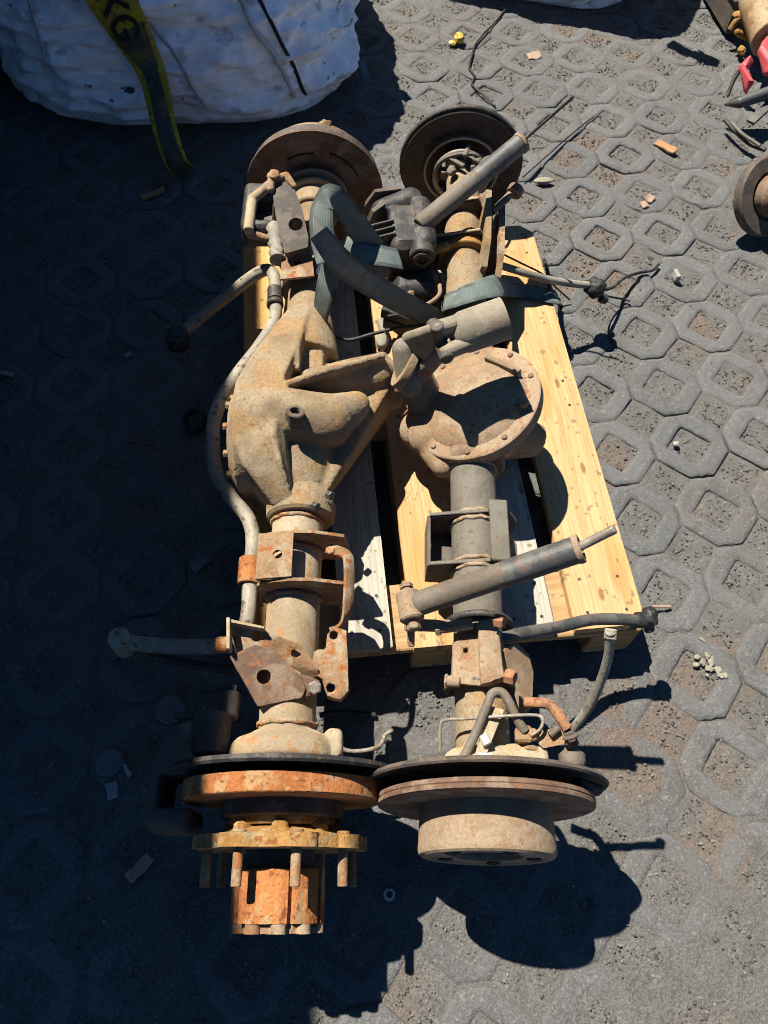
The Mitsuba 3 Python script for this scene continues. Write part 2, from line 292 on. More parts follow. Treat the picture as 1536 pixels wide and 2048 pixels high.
# ------------------------------------------------------------------ the setting: ground and its pavers
def grid_sheet(x0, x1, y0, y1, step, zf):
    xs, ys = np.arange(x0, x1 + step / 2, step), np.arange(y0, y1 + step / 2, step); X, Y = np.meshgrid(xs, ys, indexing='ij'); n, k = X.shape
    v = np.stack([X, Y, zf(X, Y)], -1).reshape(-1, 3); i = (np.arange(n - 1)[:, None] * k + np.arange(k - 1)).ravel()
    return trimesh.Trimesh(v, np.vstack([np.c_[i, i + k, i + k + 1], np.c_[i, i + k + 1, i + 1]]), process=False)
GX0, GX1, GY0, GY1 = -2.4, 2.5, -2.2, 3.6
def dirt_z(x, y):
    p = np.stack([x, y, x * 0], -1); f = np.clip((meshkit.fbm(p * 1.6, 3, 5) - .42) / .2, 0, 1); near = np.exp(-((x - .45) / .8) ** 2 - ((y + 1.1) / .5) ** 2)
    return -.0072 + .0066 * np.clip(f * .6 + near * .85, 0, 1.06) + (meshkit.fbm(p * 9, 4, 1) - .5) * .010 + (meshkit.fbm(p * 60, 2, 3) - .5) * .004
sheet = grid_sheet(GX0, GX1, GY0, GY1, .010, dirt_z)
far = 150.0; o4 = [(-far, -far), (far, -far), (far, far), (-far, far)]; i4 = [(GX0, GY0), (GX1, GY0), (GX1, GY1), (GX0, GY1)]
ap = trimesh.Trimesh(V([(x, y, -.014) for x, y in o4 + i4]), [q for i in range(4) for q in ((i, (i + 1) % 4, 4 + (i + 1) % 4), (i, 4 + (i + 1) % 4, 4 + i))], process=False)
add('ground', [sheet, ap], 'dirt_mat', True); labels['ground'] = {'label': 'dusty grey yard floor of ring shaped pavers with gravel in their openings', 'category': 'ground', 'kind': 'structure'}

def paver_mesh(seed):
    r = np.random.default_rng(seed); ang = np.radians([q * 90 + a for q in range(4) for a in (0, 6, 12, 18.2, 27, 45, 63, 71.8, 78, 84)]); N = len(ang)
    P, cut, hd = PITCH, .33 * PITCH, .305 * PITCH
    def outline(shape):
        out = []
        for a in ang:
            s = sg.LineString([(0, 0), (math.cos(a), math.sin(a))]).intersection(shape.exterior); out.append((s.x, s.y) if hasattr(s, 'x') else (s.geoms[0].x, s.geoms[0].y))
        return V(out)
    h = P / 2 - .0011; c = cut + .001
    oc = sg.Polygon([(h - c, -h), (h, -h + c), (h, h - c), (h - c, h), (-h + c, h), (-h, h - c), (-h, -h + c), (-h + c, -h)]).buffer(-.009).buffer(.009)
    di = sg.Polygon([(hd, 0), (0, hd), (-hd, 0), (0, -hd)]).buffer(-.006).buffer(.006)
    jit = lambda q, a: q + r.normal(0, a, q.shape)
    lv = [(oc, -.03, 0), (oc, -.0065, .0005), (oc.buffer(-.003), -.0028, .0009), (oc.buffer(-.009), -.0004, .0012), (oc.buffer(-.014), .0, .0012), (di.buffer(.013), .0, .0012), (di.buffer(.008), -.0006, .0012), (di.buffer(.003), -.003, .0007), (di, -.0068, .0006), (di, -.03, 0)]
    v = np.vstack([np.c_[jit(outline(s), a), np.full(N, z)] for s, z, a in lv]); k = np.arange(N); k1 = (k + 1) % N; f = []
    for i in range(9): f += [np.c_[i * N + k, i * N + k1, (i + 1) * N + k1], np.c_[i * N + k, (i + 1) * N + k1, (i + 1) * N + k]]
    return trimesh.Trimesh(v, np.vstack(f), process=False)
PV = [paver_mesh(i) for i in range(5)]; PVP = [mikit.ply(m, 'paver_mat', 40) for m in PV]
CAMP = V(-.214, -1.125, 1.569)
def in_view(x, y, m=60):
    R = V([[.9950, -.0977, .0213], [-.0738, -.8584, -.5077], [.0679, .5036, -.8612]]); q = R @ (V(x, y, 0) - CAMP); return q[2] > 0 and abs(1524.6 * q[0] / q[2]) < 768 + m and abs(1524.6 * q[1] / q[2]) < 1024 + m
rest, hole_at = [], []
e1, e2 = V(math.cos(PHI), math.sin(PHI)), V(-math.sin(PHI), math.cos(PHI)); n = 0
for j in range(-13, 18):
    for i in range(-17, 11):
        q = V(PX, PY) + PITCH * (i * e1 + j * e2)
        if not (GX0 + .1 < q[0] < GX1 - .1 and GY0 + .1 < q[1] < GY1 - .1): continue
        for hq in (q, q + PITCH * .5 * (e1 + e2)):
            if in_view(*hq, 100): hole_at.append(hq)
        M = T().translate([q[0], q[1], rng.normal(0, .0012)]).rotate([0, 0, 1], math.degrees(PHI) + 90 * int(rng.integers(4)) + rng.normal(0, .5)).rotate([1, 0, 0], rng.normal(0, .35)).rotate([0, 1, 0], rng.normal(0, .35)); kk = int(rng.integers(5))
        if in_view(*q):
            scene['ground__paver' + ('_%03d' % n if n else '')] = {**PVP[kk], 'to_world': M}; n += 1
        else:
            m = PV[kk].copy(); m.apply_transform(np.array(M.matrix)); rest.append(m)
add('ground__paving_beyond', rest, 'paver_mat', 40); labels['ground__paving_beyond'] = {'kind': 'stuff'}
# gravel in the openings and strewn over the paving
base = trimesh.creation.icosahedron(); sv, sf, sc = [], [], []
def stone(x, y, z, s, col):
    a = rng.normal(size=(3, 3)); Q = np.linalg.qr(a)[0]; v = base.vertices * (1 + rng.uniform(-.25, .25, (12, 1)))
    v = (v * (s * rng.uniform(.6, 1.2, 3))) @ Q; sv.append(v + [x, y, z]); sf.append(base.faces + 12 * len(sf)); sc.append(np.tile(col, (12, 1)))
COLS = V([(.15, .142, .13), (.175, .166, .15), (.13, .122, .112), (.21, .2, .182), (.17, .132, .105), (.1, .096, .09)])
for hq in hole_at:
    for _ in range(54):
        d = rng.uniform(-1, 1, 2) * .040; d = V(d[0] - d[1], d[0] + d[1]) * .70
        stone(hq[0] + d[0], hq[1] + d[1], float(dirt_z(V(hq[0]), V(hq[1]))) + rng.uniform(-.001, .0025), rng.uniform(.0013, .0042), COLS[rng.integers(6)] * rng.uniform(.36, .78))
for _ in range(2600):
    x, y = rng.uniform(-1.5, 1.5), rng.uniform(-1.4, 2.5)
    if in_view(x, y) and meshkit.noise(V(x * 3, y * 3, 0)) > .38: stone(x, y, .001, rng.uniform(.001, .003), COLS[rng.integers(6)] * rng.uniform(.42, .85))
add('gravel', trimesh.Trimesh(np.vstack(sv), np.vstack(sf), process=False), 'stone_mat', False, color=np.vstack(sc)); labels['gravel'] = {'label': 'fine grey and brown gravel filling the paver openings', 'category': 'gravel', 'kind': 'stuff'}

# ------------------------------------------------------------------ the pallet
K = thing('pallet', 'pale wooden pallet lying under both axles', 'pallet')
bx = [(-.3275, .145, 'wood_orange'), (-.164, .1, 'wood_grey'), (0, .145, 'wood_pale'), (.164, .1, 'wood_grey'), (.3275, .145, 'wood_pale')]
def plank(c, size, seed):
    m = box(c, size, .003).subdivide_to_size(.06); return wob(m, 6, .0015, seed)
for i, (x, w, mt) in enumerate(bx):
    ch4 = .03 if abs(x) > .3 else .002; s = np.sign(x) if abs(x) > .3 else 1
    poly = [(-w / 2, -.6), (w / 2 - (ch4 if s > 0 else .002), -.6), (w / 2, -.6 + ch4), (w / 2, .6 - ch4), (w / 2 - ch4, .6), (-w / 2, .6)] if s > 0 else [(w / 2, -.6), (w / 2, .6), (-w / 2 + ch4, .6), (-w / 2, .6 - ch4), (-w / 2, -.6 + ch4), (-w / 2 + ch4, -.6)]
    m = plate(poly, (x, rng.normal(0, .003), .133), (1, 0, 0), (0, 1, 0), .0215); m = m.subdivide_to_size(.08); add(K + '__deck_board', wob(m, 5, .0012, i), mt, 25)
for y in (-.5275, 0, .5275): add(K + '__stringer', plank((0, y, .1105), (.797, .145, .0215), 3), 'wood_cross', 25)
for x, w in ((-.35, .1), (0, .145), (.35, .1)):
    for y in (-.5275, 0, .5275): add(K + '__block', box((x, y, .0605), (w, .144, .077), .003), 'wood_cross', 25)
    add(K + '__runner', plank((x, 0, .011), (w - .002, 1.196, .0215), 8), 'wood_pale', 25)
nails = [cyl((x + dx, y + dy, .142), (x + dx, y + dy, .1452), .0035, 8) for x, w, _ in bx for dx in (-w * .28, w * .28) for y in (-.5275, 0, .5275) for dy in (-.035, .04)]
add(K + '__nail', nails, 'dark_iron', False); labels[K + '__nail'] = {'kind': 'stuff'}

# ------------------------------------------------------------------ left axle
FRAME[0] = frame((-.328, -.874, .235), (-.190, .60, .340))      # local x right, y away along the axle, z up
A = thing('truck_axle', 'left axle on the pallet, tan and rusty, with large cast differential and studded orange hub', 'axle') + '__'
Y = (0, 1, 0)
def yl(prof, seg=64, c=(0, 0, 0), w=0.0): return lathe(c, Y, prof, seg, w)
add(A + 'axle_tube', yl([(.06, .049), (.60, .049)], 40), 'tube_cream')
add(A + 'axle_tube', yl([(.98, .049), (1.41, .049)], 40), 'cast_tan')
add(A + 'tube_collar', yl([(.505, .045), (.505, .062), (.51, .067), (.535, .069), (.548, .064), (.575, .052), (.575, .045)], 48, (.005, 0, 0)), 'cast_tan')
dg = lambda y, x, r, h=.02, z=0: disc_hull((x, y, z), (1, 0, 0), r, h)
yd = lambda y, r, h=.02: disc_hull((0, y, 0), Y, r, h)
near_arm = [(-0.13,0.711,0.112), (-0.121,0.623,0.108), (-0.102,0.578,0.1), (-0.044,0.514,0.052), (-0.008,0.516,0.06), (-0.039,0.634,0.124), (-0.033,0.727,0.124)]
far_arm = [(-0.127,0.756,0.112), (-0.13,0.711,0.112), (-0.033,0.727,0.124), (-0.025,0.783,0.122), (-0.002,0.882,0.085), (0.009,1.006,0.054), (-0.039,1.003,0.05), (-0.062,0.94,0.062), (-0.104,0.829,0.098)]
prism = lambda top, z: ch(np.array(top), np.array([(x * .95, y, z) for x, y, _ in top]))
body = [ch(dg(.69, -.095, .118, .05), dg(.69, -.105, .088, .07)),                              # ring and rear cover
        ch(dg(.695, -.09, .127, .065)), ch(dg(.735, -.06, .092, .06)),
        prism(near_arm, -.07), prism(far_arm, -.07), ch(yd(.56, .055), yd(.64, .075)), ch(yd(1.0, .053), yd(.90, .07)),       # beam arms
        ch(yd(.575, .052), dg(.70, .0, .05, .08)), ch(yd(.99, .05), dg(.83, .0, .05, .08)),
        ch(dg(.775, .02, .066, .04), disc_hull((.165, .84, -.015), (1, .25, 0), .046, .05)),                # carrier nose
        ch(disc_hull((.175, .843, -.015), (1, .25, 0), .055, .045)),
        ch([(0.044,0.533,0.036), (0.058,0.551,0.034), (0.092,0.667,0.04), (0.145,0.767,0.036), (0.203,0.843,0.03), (0.171,0.902,0.03), (-0.009,0.843,0.035), (-0.019,0.541,0.03)],
           [(0.05,0.604,-0.1), (0.085,0.713,-0.14), (0.169,0.82,-0.14), (0.207,0.855,-0.07), (-0.025,0.93,-0.12), (-0.033,0.599,-0.08)]),
        hull(((-.05, .70, .08), .056), ((.055, .69, .075), .054)), hull(((.055, .695, .07), .05), ((.11, .74, .055), .03)), hull(((.02, .79, .062), .03), ((.15, .835, .03), .04)),
        flat([(-0.023,0.731,0.128), (0.06,0.783,0.118), (0.165,0.857,0.09), (.17, .87, -.02), (-.02, .80, .0)], .014, rnd=.001),
        flat([(-0.044,0.633,0.125), (-0.03,0.571,0.105), (-0.011,0.517,0.06), (-.0, .57, 0), (-.03, .7, 0)], .012, rnd=.001),
        flat([(-0.018,0.927,0.07), (-0.012,0.845,0.098), (-0.001,0.794,0.1), (-.02, .84, 0), (-.015, .97, 0)], .011, rnd=.001)]
add(A + 'differential_housing', forge(body, h=.0060, k=.0042, amp=.0013), 'cast_tan', True)
add(A + 'sensor_boss', [ring((-0.005,0.66,0.125), V(*(-0.005,0.66,0.125)) + V(.004, .006, .020), .018, .010, 20), cyl(V(*(-0.004,0.658,0.128)), V(*(-0.004,0.658,0.128)) + V(.002, .004, .008), .009)], 'brown_iron')
for q in ((0.061,0.537,0.05), (0.036,0.504,0.068)): add(A + 'bolt', bolt(q, (.6, -.5, .6), .009, .012), 'dark_iron', False)
for k in range(7):
    a = math.radians(-40 + k * 36); add(A + 'cover_bolt', bolt((-.138, .69 + .085 * math.cos(a), .085 * math.sin(a)), (-1, 0, 0), .008, .009), 'rust_tan', False)
# near wheel end
add(A + 'hub_carrier', cast([yl([(.05, 0), (.05, .097), (.074, .096), (.088, .086), (.094, .066), (.104, .052), (.106, 0)], 40), box((.083, .075, .03), (.03, .05, .05), .006)], ref=.012, it=3), 'tube_cream', 40)
add(A + 'dust_shield', yl([(.031, .06), (.031, .180), (.027, .187), (.031, .191), (.038, .188), (.0365, .06), (.031, .06)], 72, w=.004), 'dark_iron')
add(A + 'brake_disc', yl([(.018, .09), (.018, .162), (.0165, .1643), (.006, .1648), (.004, .1648), (.0, .1648), (-.0015, .1648), (-.0115, .1643), (-.013, .162), (-.013, .09), (.018, .09)], 96), 'rust_orange', 30)
add(A + 'disc_hat', yl([(-.013, .088), (-.013, .101), (-.036, .101), (-.039, .097), (-.039, .05)], 64), 'brown_iron', 30)
add(A + 'hub_ring', yl([(-.037, .05), (-.037, .083), (-.039, .0865), (-.047, .0865), (-.05, .083), (-.05, .05)], 64), 'rust_yellow', 30)
neck = [yl([(-.03, 0), (-.03, .060), (-.048, .064), (-.066, .112), (-.075, .112), (-.075, 0)], 40)] + [box((.076 * math.sin(a), -.06, .076 * math.cos(a)), (.026, .03, .04), .005, (math.cos(a), 0, -math.sin(a)), Y) for a in np.radians(np.arange(8) * 45 + 4)]
add(A + 'hub_neck', cast(neck, ref=.008, it=4, amp=.001), 'rust_yellow', True)
def polar(r, N=360): a = np.arange(N) * 2 * np.pi / N; q = r(a); return np.c_[q * np.sin(a), q * np.cos(a)]
ST = np.radians([-67, -26, 17, 60, 105, 150, 195, 240])
def flr(a):
    r = np.full(len(a), .1325)
    for s in ST: d = np.abs((a - s + np.pi) % (2 * np.pi) - np.pi); r = np.maximum(r, .141 - .01 * (d / .24) ** 4)
    return r
add(A + 'wheel_flange', wob(plate(polar(flr, 240), (0, -.075, 0), (1, 0, 0), (0, 0, 1), .02, [(0, 0, .04)]).subdivide_to_size(.03), 40, .0008), 'rust_yellow', 30)
for s in ST:
    p = V(.118 * math.sin(s), 0, .118 * math.cos(s)); k = add(A + 'wheel_stud', [cyl(p + V(0, -.08, 0), p + V(0, -.138, 0), .0078, 16), cyl(p + V(0, -.064, 0), p + V(0, -.06, 0), .010, 12)], 'rust_tan')
def barrel(a, lobes, rl, base, dep):
    r = np.full(len(a), base)
    for s in np.radians(np.arange(10) * 36 + 8): d = np.abs((a - s + np.pi) % (2 * np.pi) - np.pi); r = np.where(d < lobes, base + rl * np.sqrt(np.clip(1 - (d / lobes) ** 2, 0, 1)), r)
    for s in np.radians([-52, 21, 66, 130, 200, 262]): d = np.abs((a - s + np.pi) % (2 * np.pi) - np.pi); r = np.where(d < .055, r - dep, r)
    return r
add(A + 'hub_barrel', wob(plate(polar(lambda a: barrel(a, .1, .001, .0725, .009)), (0, -.150, 0), (1, 0, 0), (0, 0, 1), .074, [(0, 0, .035)]).subdivide_to_size(.03), 40, .0012), 'rust_orange', 30)
add(A + 'hub_neck', yl([(-.08, 0), (-.08, .056), (-.116, .052), (-.116, 0)], 40), 'brown_iron')
add(A + 'hub_end_lobes', wob(plate(polar(lambda a: barrel(a, .19, .013, .0615, .004)), (0, -.194, 0), (1, 0, 0), (0, 0, 1), .013, [(0, 0, .04)]).subdivide_to_size(.03), 40, .0008), 'rust_tan', 30)
add(A + 'hub_bearing', yl([(-.17, 0), (-.17, .041), (-.19, .041), (-.19, .034), (-.185, .03), (-.185, 0)], 40), 'dark_iron', 30)
# caliper on the shaded side
cal = A + 'brake_caliper'
add(cal, cast([box((-.178, .002, -.01), (.075, .125, .13), .012), box((-.175, .055, 0), (.06, .06, .09), .012)], [box((-.15, .0, 0), (.09, .05, .22), .002)], ref=.012, it=5), 'brown_iron', 40)
add(cal + '__guide_pin', cyl((-0.16,0.049,0.02), (-0.165,0.111,0.02), .0165, 20), 'dusty_paint'); add(cal + '__piston_housing', [cyl((-.125, .06, .02), (-.125, .13, .02), .032, 24), cyl((-.10, .12, .02), (-.10, .165, .01), .018, 18)], 'brown_iron')
add(cal + '__tie_bar', [cyl((-.19, .125, .02), (-.12, .125, .03), .007, 12), bar((-.16, .175, .0), (-.09, .175, .01), .012, .004)], 'dark_iron')
# brackets along the near tube
add(A + 'shock_bracket', cast([ch([(-0.108,0.277,0.07), (-0.046,0.264,0.075), (0.029,0.234,0.068), (0.057,0.194,0.055), (0.056,0.183,0.03), (-0.087,0.223,0.05), (-0.099,0.219,0), (-0.044,0.161,-0.02), (0.029,0.161,0)])],
    [cyl((-0.034,0.21,0.2), (-0.059,0.262,0.03), .0085), cyl((0.028,0.183,0.2), (0.013,0.227,0.045), .007), lathe(V(*(-0.038,0.185,0.055)) + V(0, -.1, 0), Y, [(0, 0), (0, .021), (.13, .021), (.13, 0)], 20)], ref=.01, it=3), 'rust_tan', 30)
add(A + 'shadow_plate', cast([ch([(-0.097,0.214,0.075), (-0.054,0.234,0.077), (-0.024,0.225,0.075), (0.024,0.184,0.065), (0.034,0.163,0.06), (0.028,0.148,0.056), (-0.046,0.135,0.05), (-0.063,0.164,0.06), (-0.099,0.219,0), (-0.056,0.15,-0.02), (0.028,0.165,0)]), ch([(0.023,0.189,0.062), (0.058,0.176,0.058), (0.054,0.158,0.05), (0.028,0.149,0.05), (0.025,0.156,0.02), (0.052,0.165,0.02)])], [cyl((-0.029,0.168,0.12), (-0.041,0.189,0.035), .012, 20, 0), cyl((0.019,0.205,0.12), (0.01,0.231,0.03), .008, 16, 0)], ref=.009, it=2, amp=.0018), 'rust_brown', 30)  # added dark plate; its brown stands in for a shadow cast over bracket and tube
add(A + 'bracket_channel', [flat([(-0.103,0.274,0.085), (-0.097,0.274,0.085), (-0.093,0.22,0.085), (-0.098,0.22,0.085)], .03, rnd=.0005), flat([(-0.103,0.274,0.085), (-0.038,0.26,0.085), (-0.038,0.256,0.085), (-0.103,0.269,0.085)], .02, rnd=.0005)], 'tube_cream', 25)
add(A + 'bolt', cyl((-0.123,0.238,0.06), (-0.101,0.237,0.062), .014, 16), 'rust_orange'); add(A + 'bolt', bolt((0.049,0.166,0.055), (0, -.4, 1), .012, .01), 'bright_steel', False)
add(A + 'spring_pad', cast([flat([(0.067,0.264,0.035), (0.078,0.276,0.035), (0.101,0.271,0.035), (0.107,0.162,0.035), (0.093,0.147,0.035), (0.07,0.152,0.035), (0.06,0.182,0.035), (0.04,0.192,0.035), (0.044,0.232,0.035), (0.065,0.237,0.035)], .024, rnd=.004)],
    [cyl((0.08,0.243,0.1), (0.076,0.274,0), .0075), cyl((0.078,0.154,0.1), (0.074,0.178,0), .0075)], ref=.008, it=3), 'rust_tan', 30)
# U bracket round the tube
def cheek(y, th, x0, x1, z0, z1, dip=.0):
    return plate([(x0, z0), (x1, z0 - .01), (x1 + .012, z0 + .02), (x1 + .002, z1 - .018), (x1 * .4, z1 - dip), (0, z1), (x0 + .012, z1 - .012), (x0, z1 - .03)], (0, y, 0), (1, 0, 0), (0, 0, 1), th, rnd=.004)
add(A + 'arm_bracket', [cheek(.352, .006, -.062, .098, -.03, .09), cheek(.440, .006, -.058, .092, -.03, .088), box((-.027, .396, .083), (.062, .083, .006), .001, (1, 0, .15), Y)], 'rust_tan', 25)
scene.pop(A + 'arm_bracket')
tp = plate([(-.033, -.046), (.031, -.043), (.031, .044), (-.033, .042)], (-.028, .396, .0865), (1, 0, .1), Y, .006, [(.004, .0, .0085)])
add(A + 'arm_bracket', [cheek(.349, .006, -.062, .098, -.03, .088), cheek(.443, .006, -.058, .092, -.03, .086), tp], 'rust_tan', 25)
add(A + 'arm_bracket__back_strap', ribbon([(0.063,0.424,0.05), (0.095,0.41,0.06), (0.103,0.386,0.065), (0.103,0.321,0.06), (0.097,0.288,0.045), (0.077,0.28,0.02)], [(.3, 0, 1), (.5, .2, 1), (1, 0, 1), (1, 0, 1), (1, -.2, .6), (.5, -.5, .4)], .022, .005)[0], 'rust_tan', 30)
add(A + 'arm_bracket__bolt', bolt((0.068,0.416,0.055), (0, .2, 1), .009, .008), 'rust_orange', False)
# far brackets
add(A + 'far_bracket', [plate([(-.04, -.04), (.035, -.045), (.035, .05), (-.03, .045)], (-0.024,1.105,0.072), (1, .12, .1), Y, .006, [(.0, .005, .009)]), cheek(1.13, .007, -.06, .055, -.02, .062), cheek(1.24, .006, -.055, .05, -.02, .07), box((.036, 1.185, .04), (.006, .1, .06))], 'rust_tan', 25)
add(A + 'tube_saddle', ring((0, 1.085, 0), (0, 1.125, 0), .064, .047, 40), 'dark_iron')
add(A + 'shock_lug', flat([(-0.083,1.271,0.13), (-0.071,1.298,0.135), (-0.042,1.292,0.135), (-0.014,1.216,0.125), (0.002,1.148,0.1), (0.001,1.124,0.095), (-0.049,1.108,0.095), (-0.071,1.197,0.11)], .018, [((-0.027,1.178,0.112), .016)], .004), 'brown_iron', 25)
add(A + 'shock_lug__edge', [hull(((-0.085,1.26,0.14), .009), ((-0.084,1.279,0.145), .009)), hull(((-0.084,1.282,0.145), .008), ((-0.052,1.296,0.145), .009)), hull(((-0.052,1.296,0.145), .009), ((-0.034,1.27,0.14), .007)), chunk((-0.078,1.289,0.15), (.03, .03, .025), 0, 3)], 'rust_tan', 40)
fc = A + 'far_caliper'
add(fc, cast([box((-0.123,1.289,0.04), (.075, .15, .07), .01)], [box((-0.112,1.272,0.07), (.045, .07, .05), .004)], ref=.012, it=4), 'dark_iron', 40)
add(fc + '__guide_pin', [cyl((-0.139,1.199,0.075), (-0.137,1.295,0.075), .012, 18), hull(((-0.137,1.301,0.075), .012), ((-0.114,1.315,0.085), .011))], 'tube_cream')
add(fc + '__bracket', [hull(((-0.114,1.315,0.085), .011), ((-0.099,1.328,0.09), .012)), hull(((-0.138,1.206,0.06), .01), ((-0.087,1.199,0.05), .008))], 'rust_tan', 40)
add(fc + '__bellows', [lathe((-0.068,1.118,0.07), V(*(-0.08,1.201,0.07)) - V(*(-0.068,1.118,0.07)), [(0, 0)] + [(i * .012, .013 if i % 2 else .019) for i in range(10)] + [(.11, 0)], 24)], 'dusty_rubber', 60)
# far wheel end
add(A + 'hub_seal', [ring((0, 1.395, 0), (0, 1.402, 0), .082, .06, 48), ring((0, 1.375, 0), (0, 1.384, 0), .073, .045, 48), cyl((0, 1.33, 0), (0, 1.40, 0), .058, 32)], 'tube_cream')
add(A + 'dust_shield', plate(polar(lambda a: .168 + 0 * a, 96), (0, 1.42, 0), (1, 0, 0), (0, 0, 1), .003, [(0, 0, .06)]), 'rust_brown')
sl = lambda a0, a1, r: trimesh.util.concatenate([box((r * math.sin(a), 1.417, r * math.cos(a)), (.016, .003, .004), .0005, (math.cos(a), 0, -math.sin(a)), Y) for a in np.radians(np.linspace(a0, a1, 7))])
add(A + 'shield_slot', sl(-30, -2, .108), 'ink'); add(A + 'shield_slot', sl(24, 62, .117), 'ink')
add(A + 'brake_disc', yl([(1.432, .08), (1.432, .158), (1.434, .160), (1.452, .160), (1.454, .158), (1.454, .08), (1.432, .08)], 80), 'brown_iron', 30)
add(A + 'wheel_flange', [yl([(1.454, 0), (1.454, .1), (1.486, .1), (1.49, .128), (1.493, .130), (1.499, .130), (1.502, .127), (1.502, 0)], 64), ring((0, 1.468, 0), (0, 1.474, 0), .147, .1, 64), chunk((.03, 1.49, .132), (.03, .02, .02), 0, 2)], 'rust_tan', 30)
def bead(y, r, a0=-120, a1=120, rr=.0042): return wob(tube([(r * math.sin(t), y + .001 * math.sin(t * 9), r * math.cos(t)) for t in np.radians(np.linspace(a0, a1, 26))], rr, 8, 2), 130, .0022)
for y in (.340, .358, .434, .452, .112, .498): add(A + 'weld_bead', bead(y, .0495), 'rust_tan', True)
for y in (1.122, 1.138, 1.232): add(A + 'weld_bead', bead(y, .0495), 'rust_brown', True)
# stabiliser bar
FR_A = FRAME[0]; FRAME[0] = np.eye(4)
sb = A + 'stabiliser_bar'
add(sb, tube([(-0.549,0.239,0.17), (-0.506,0.263,0.19), (-0.433,0.292,0.23), (-0.361,0.304,0.28), (-0.325,0.302,0.3), (-0.308,0.275,0.305), (-0.306,0.226,0.3), (-0.311,0.144,0.295), (-0.345,0.075,0.29), (-0.39,0.008,0.285), (-0.426,-0.052,0.28), (-0.446,-0.114,0.275), (-0.449,-0.169,0.27), (-0.443,-0.235,0.265), (-0.412,-0.301,0.262), (-0.38,-0.35,0.26), (-0.37,-0.401,0.26), (-0.377,-0.474,0.255), (-0.382,-0.553,0.25), (-0.399,-0.59,0.235), (-0.439,-0.595,0.215), (-0.497,-0.586,0.2), (-0.566,-0.571,0.185), (-0.621,-0.556,0.175)], .0145, 18, 6), 'bar_grey', 60)
add(sb + '__bushing_clamp', [lathe((-0.376,-0.441,0.257), V(*(-0.38,-0.489,0.255)) - V(*(-0.376,-0.441,0.257)), [(0, .014), (0, .021), (.012, .0215), (.04, .0215), (.052, .0205), (.052, .014)], 28), hull(((-0.358,-0.467,0.26), .008), ((-0.352,-0.468,0.24), .008))], 'rust_orange', 40)
add(sb + '__bushing_clamp', [lathe((-0.307,0.234,0.3), V(*(-0.308,0.189,0.3)) - V(*(-0.307,0.234,0.3)), [(0, .014), (0, .018), (.035, .018), (.035, .014)], 24), hull(((-0.29,0.224,0.3), .007), ((-0.279,0.226,0.29), .007)), ring((-0.308,0.195,0.3), (-0.308,0.182,0.3), .0195, .014)], 'dark_iron', 40)
add(sb + '__end_joint', [ring(V(*(-0.557,0.223,0.17)) - V(0, 0, .02), V(*(-0.557,0.223,0.17)) + V(0, 0, .02), .028, .014, 28), cyl(V(*(-0.557,0.223,0.17)) - V(0, 0, .024), V(*(-0.557,0.223,0.17)) + V(0, 0, .025), .0135), chunk((-0.576,0.235,0.17), (.02, .03, .03), 0, 5)], 'black_rubber', 40)
add(sb + '__end_joint', [cyl(V(*(-0.631,-0.556,0.175)) - V(0, 0, .03), V(*(-0.631,-0.556,0.175)) + V(0, 0, .03), .021, 24), cyl(V(*(-0.647,-0.537,0.12)) - V(0, 0, .02), V(*(-0.639,-0.544,0.145)), .012)], 'bar_grey', 40)
add(A + 'link_arm', tube([(-0.586,-0.574,0.14), (-0.526,-0.594,0.15), (-0.465,-0.619,0.17), (-0.415,-0.635,0.19)], .009, 12), 'dark_iron', 60)

# ------------------------------------------------------------------ right axle
FRAME[0] = frame((-.003, -.933, .272), (.205, .728, .280))
B = thing('van_axle', 'right axle on the pallet, brown and rusty, with two shock absorbers and round cover', 'axle') + '__'
add(B + 'axle_tube', yl([(.05, .0455), (.30, .0455)], 40), 'cast_tan'); add(B + 'axle_tube', yl([(.30, .0453), (.66, .0453)], 40), 'tube_grey'); add(B + 'axle_tube', yl([(1.0, .0465), (1.50, .0465), (1.50, .04), (1.62, .04)], 40), 'cast_tan')
add(B + 'tube_collar', yl([(.652, .044), (.652, .062), (.657, .066), (.675, .068), (.69, .064), (.71, .055), (.71, .044)], 48), 'rust_brown')
# near wheel end
add(B + 'brake_disc', yl([(.017, .09), (.017, .1705), (.0155, .1735), (.0095, .174), (.008, .1722), (.0065, .174), (.001, .1735), (-.0005, .1705), (-.0005, .09), (.017, .09)], 96), 'rust_brown', 30)
add(B + 'disc_hat', yl([(-.0005, .1055), (-.064, .1085), (-.0705, .1065), (-.0735, .102), (-.0735, .094), (-.071, .09), (-.071, .058), (-.06, .054), (-.03, .054), (-.03, 0)], 80), 'rust_dusty', 30)
for k in range(5):
    a = math.radians(k * 72 + 20); p = V(.074 * math.sin(a), -.0715, .074 * math.cos(a)); add(B + 'stud_hole', ring(p, p - V(0, .003, 0), .012, .008, 16, .0005), 'dark_iron')
add(B + 'hub_cap', yl([(-.03, 0), (-.03, .03), (-.048, .028), (-.052, .022), (-.052, 0)], 36), 'dark_iron')
add(B + 'dust_shield', yl([(.043, .06), (.043, .15), (.036, .186), (.032, .193), (.035, .196), (.042, .19), (.048, .15), (.048, .06), (.043, .06)], 80, w=.006), 'brown_iron')
add(B + 'dust_shield__edge_lug', hull(((0.147,0.041,0.04), .012), ((0.176,0.034,0.02), .013)), 'black_rubber')
add(B + 'backing_flange', cast([yl([(.048, 0), (.048, .092), (.06, .092), (.075, .07), (.09, .058), (.092, 0)], 36), box((.06, .07, .045), (.07, .04, .05), .006)], ref=.012, it=3), 'tube_cream', 40)
pb = B + 'parking_brake_lever'
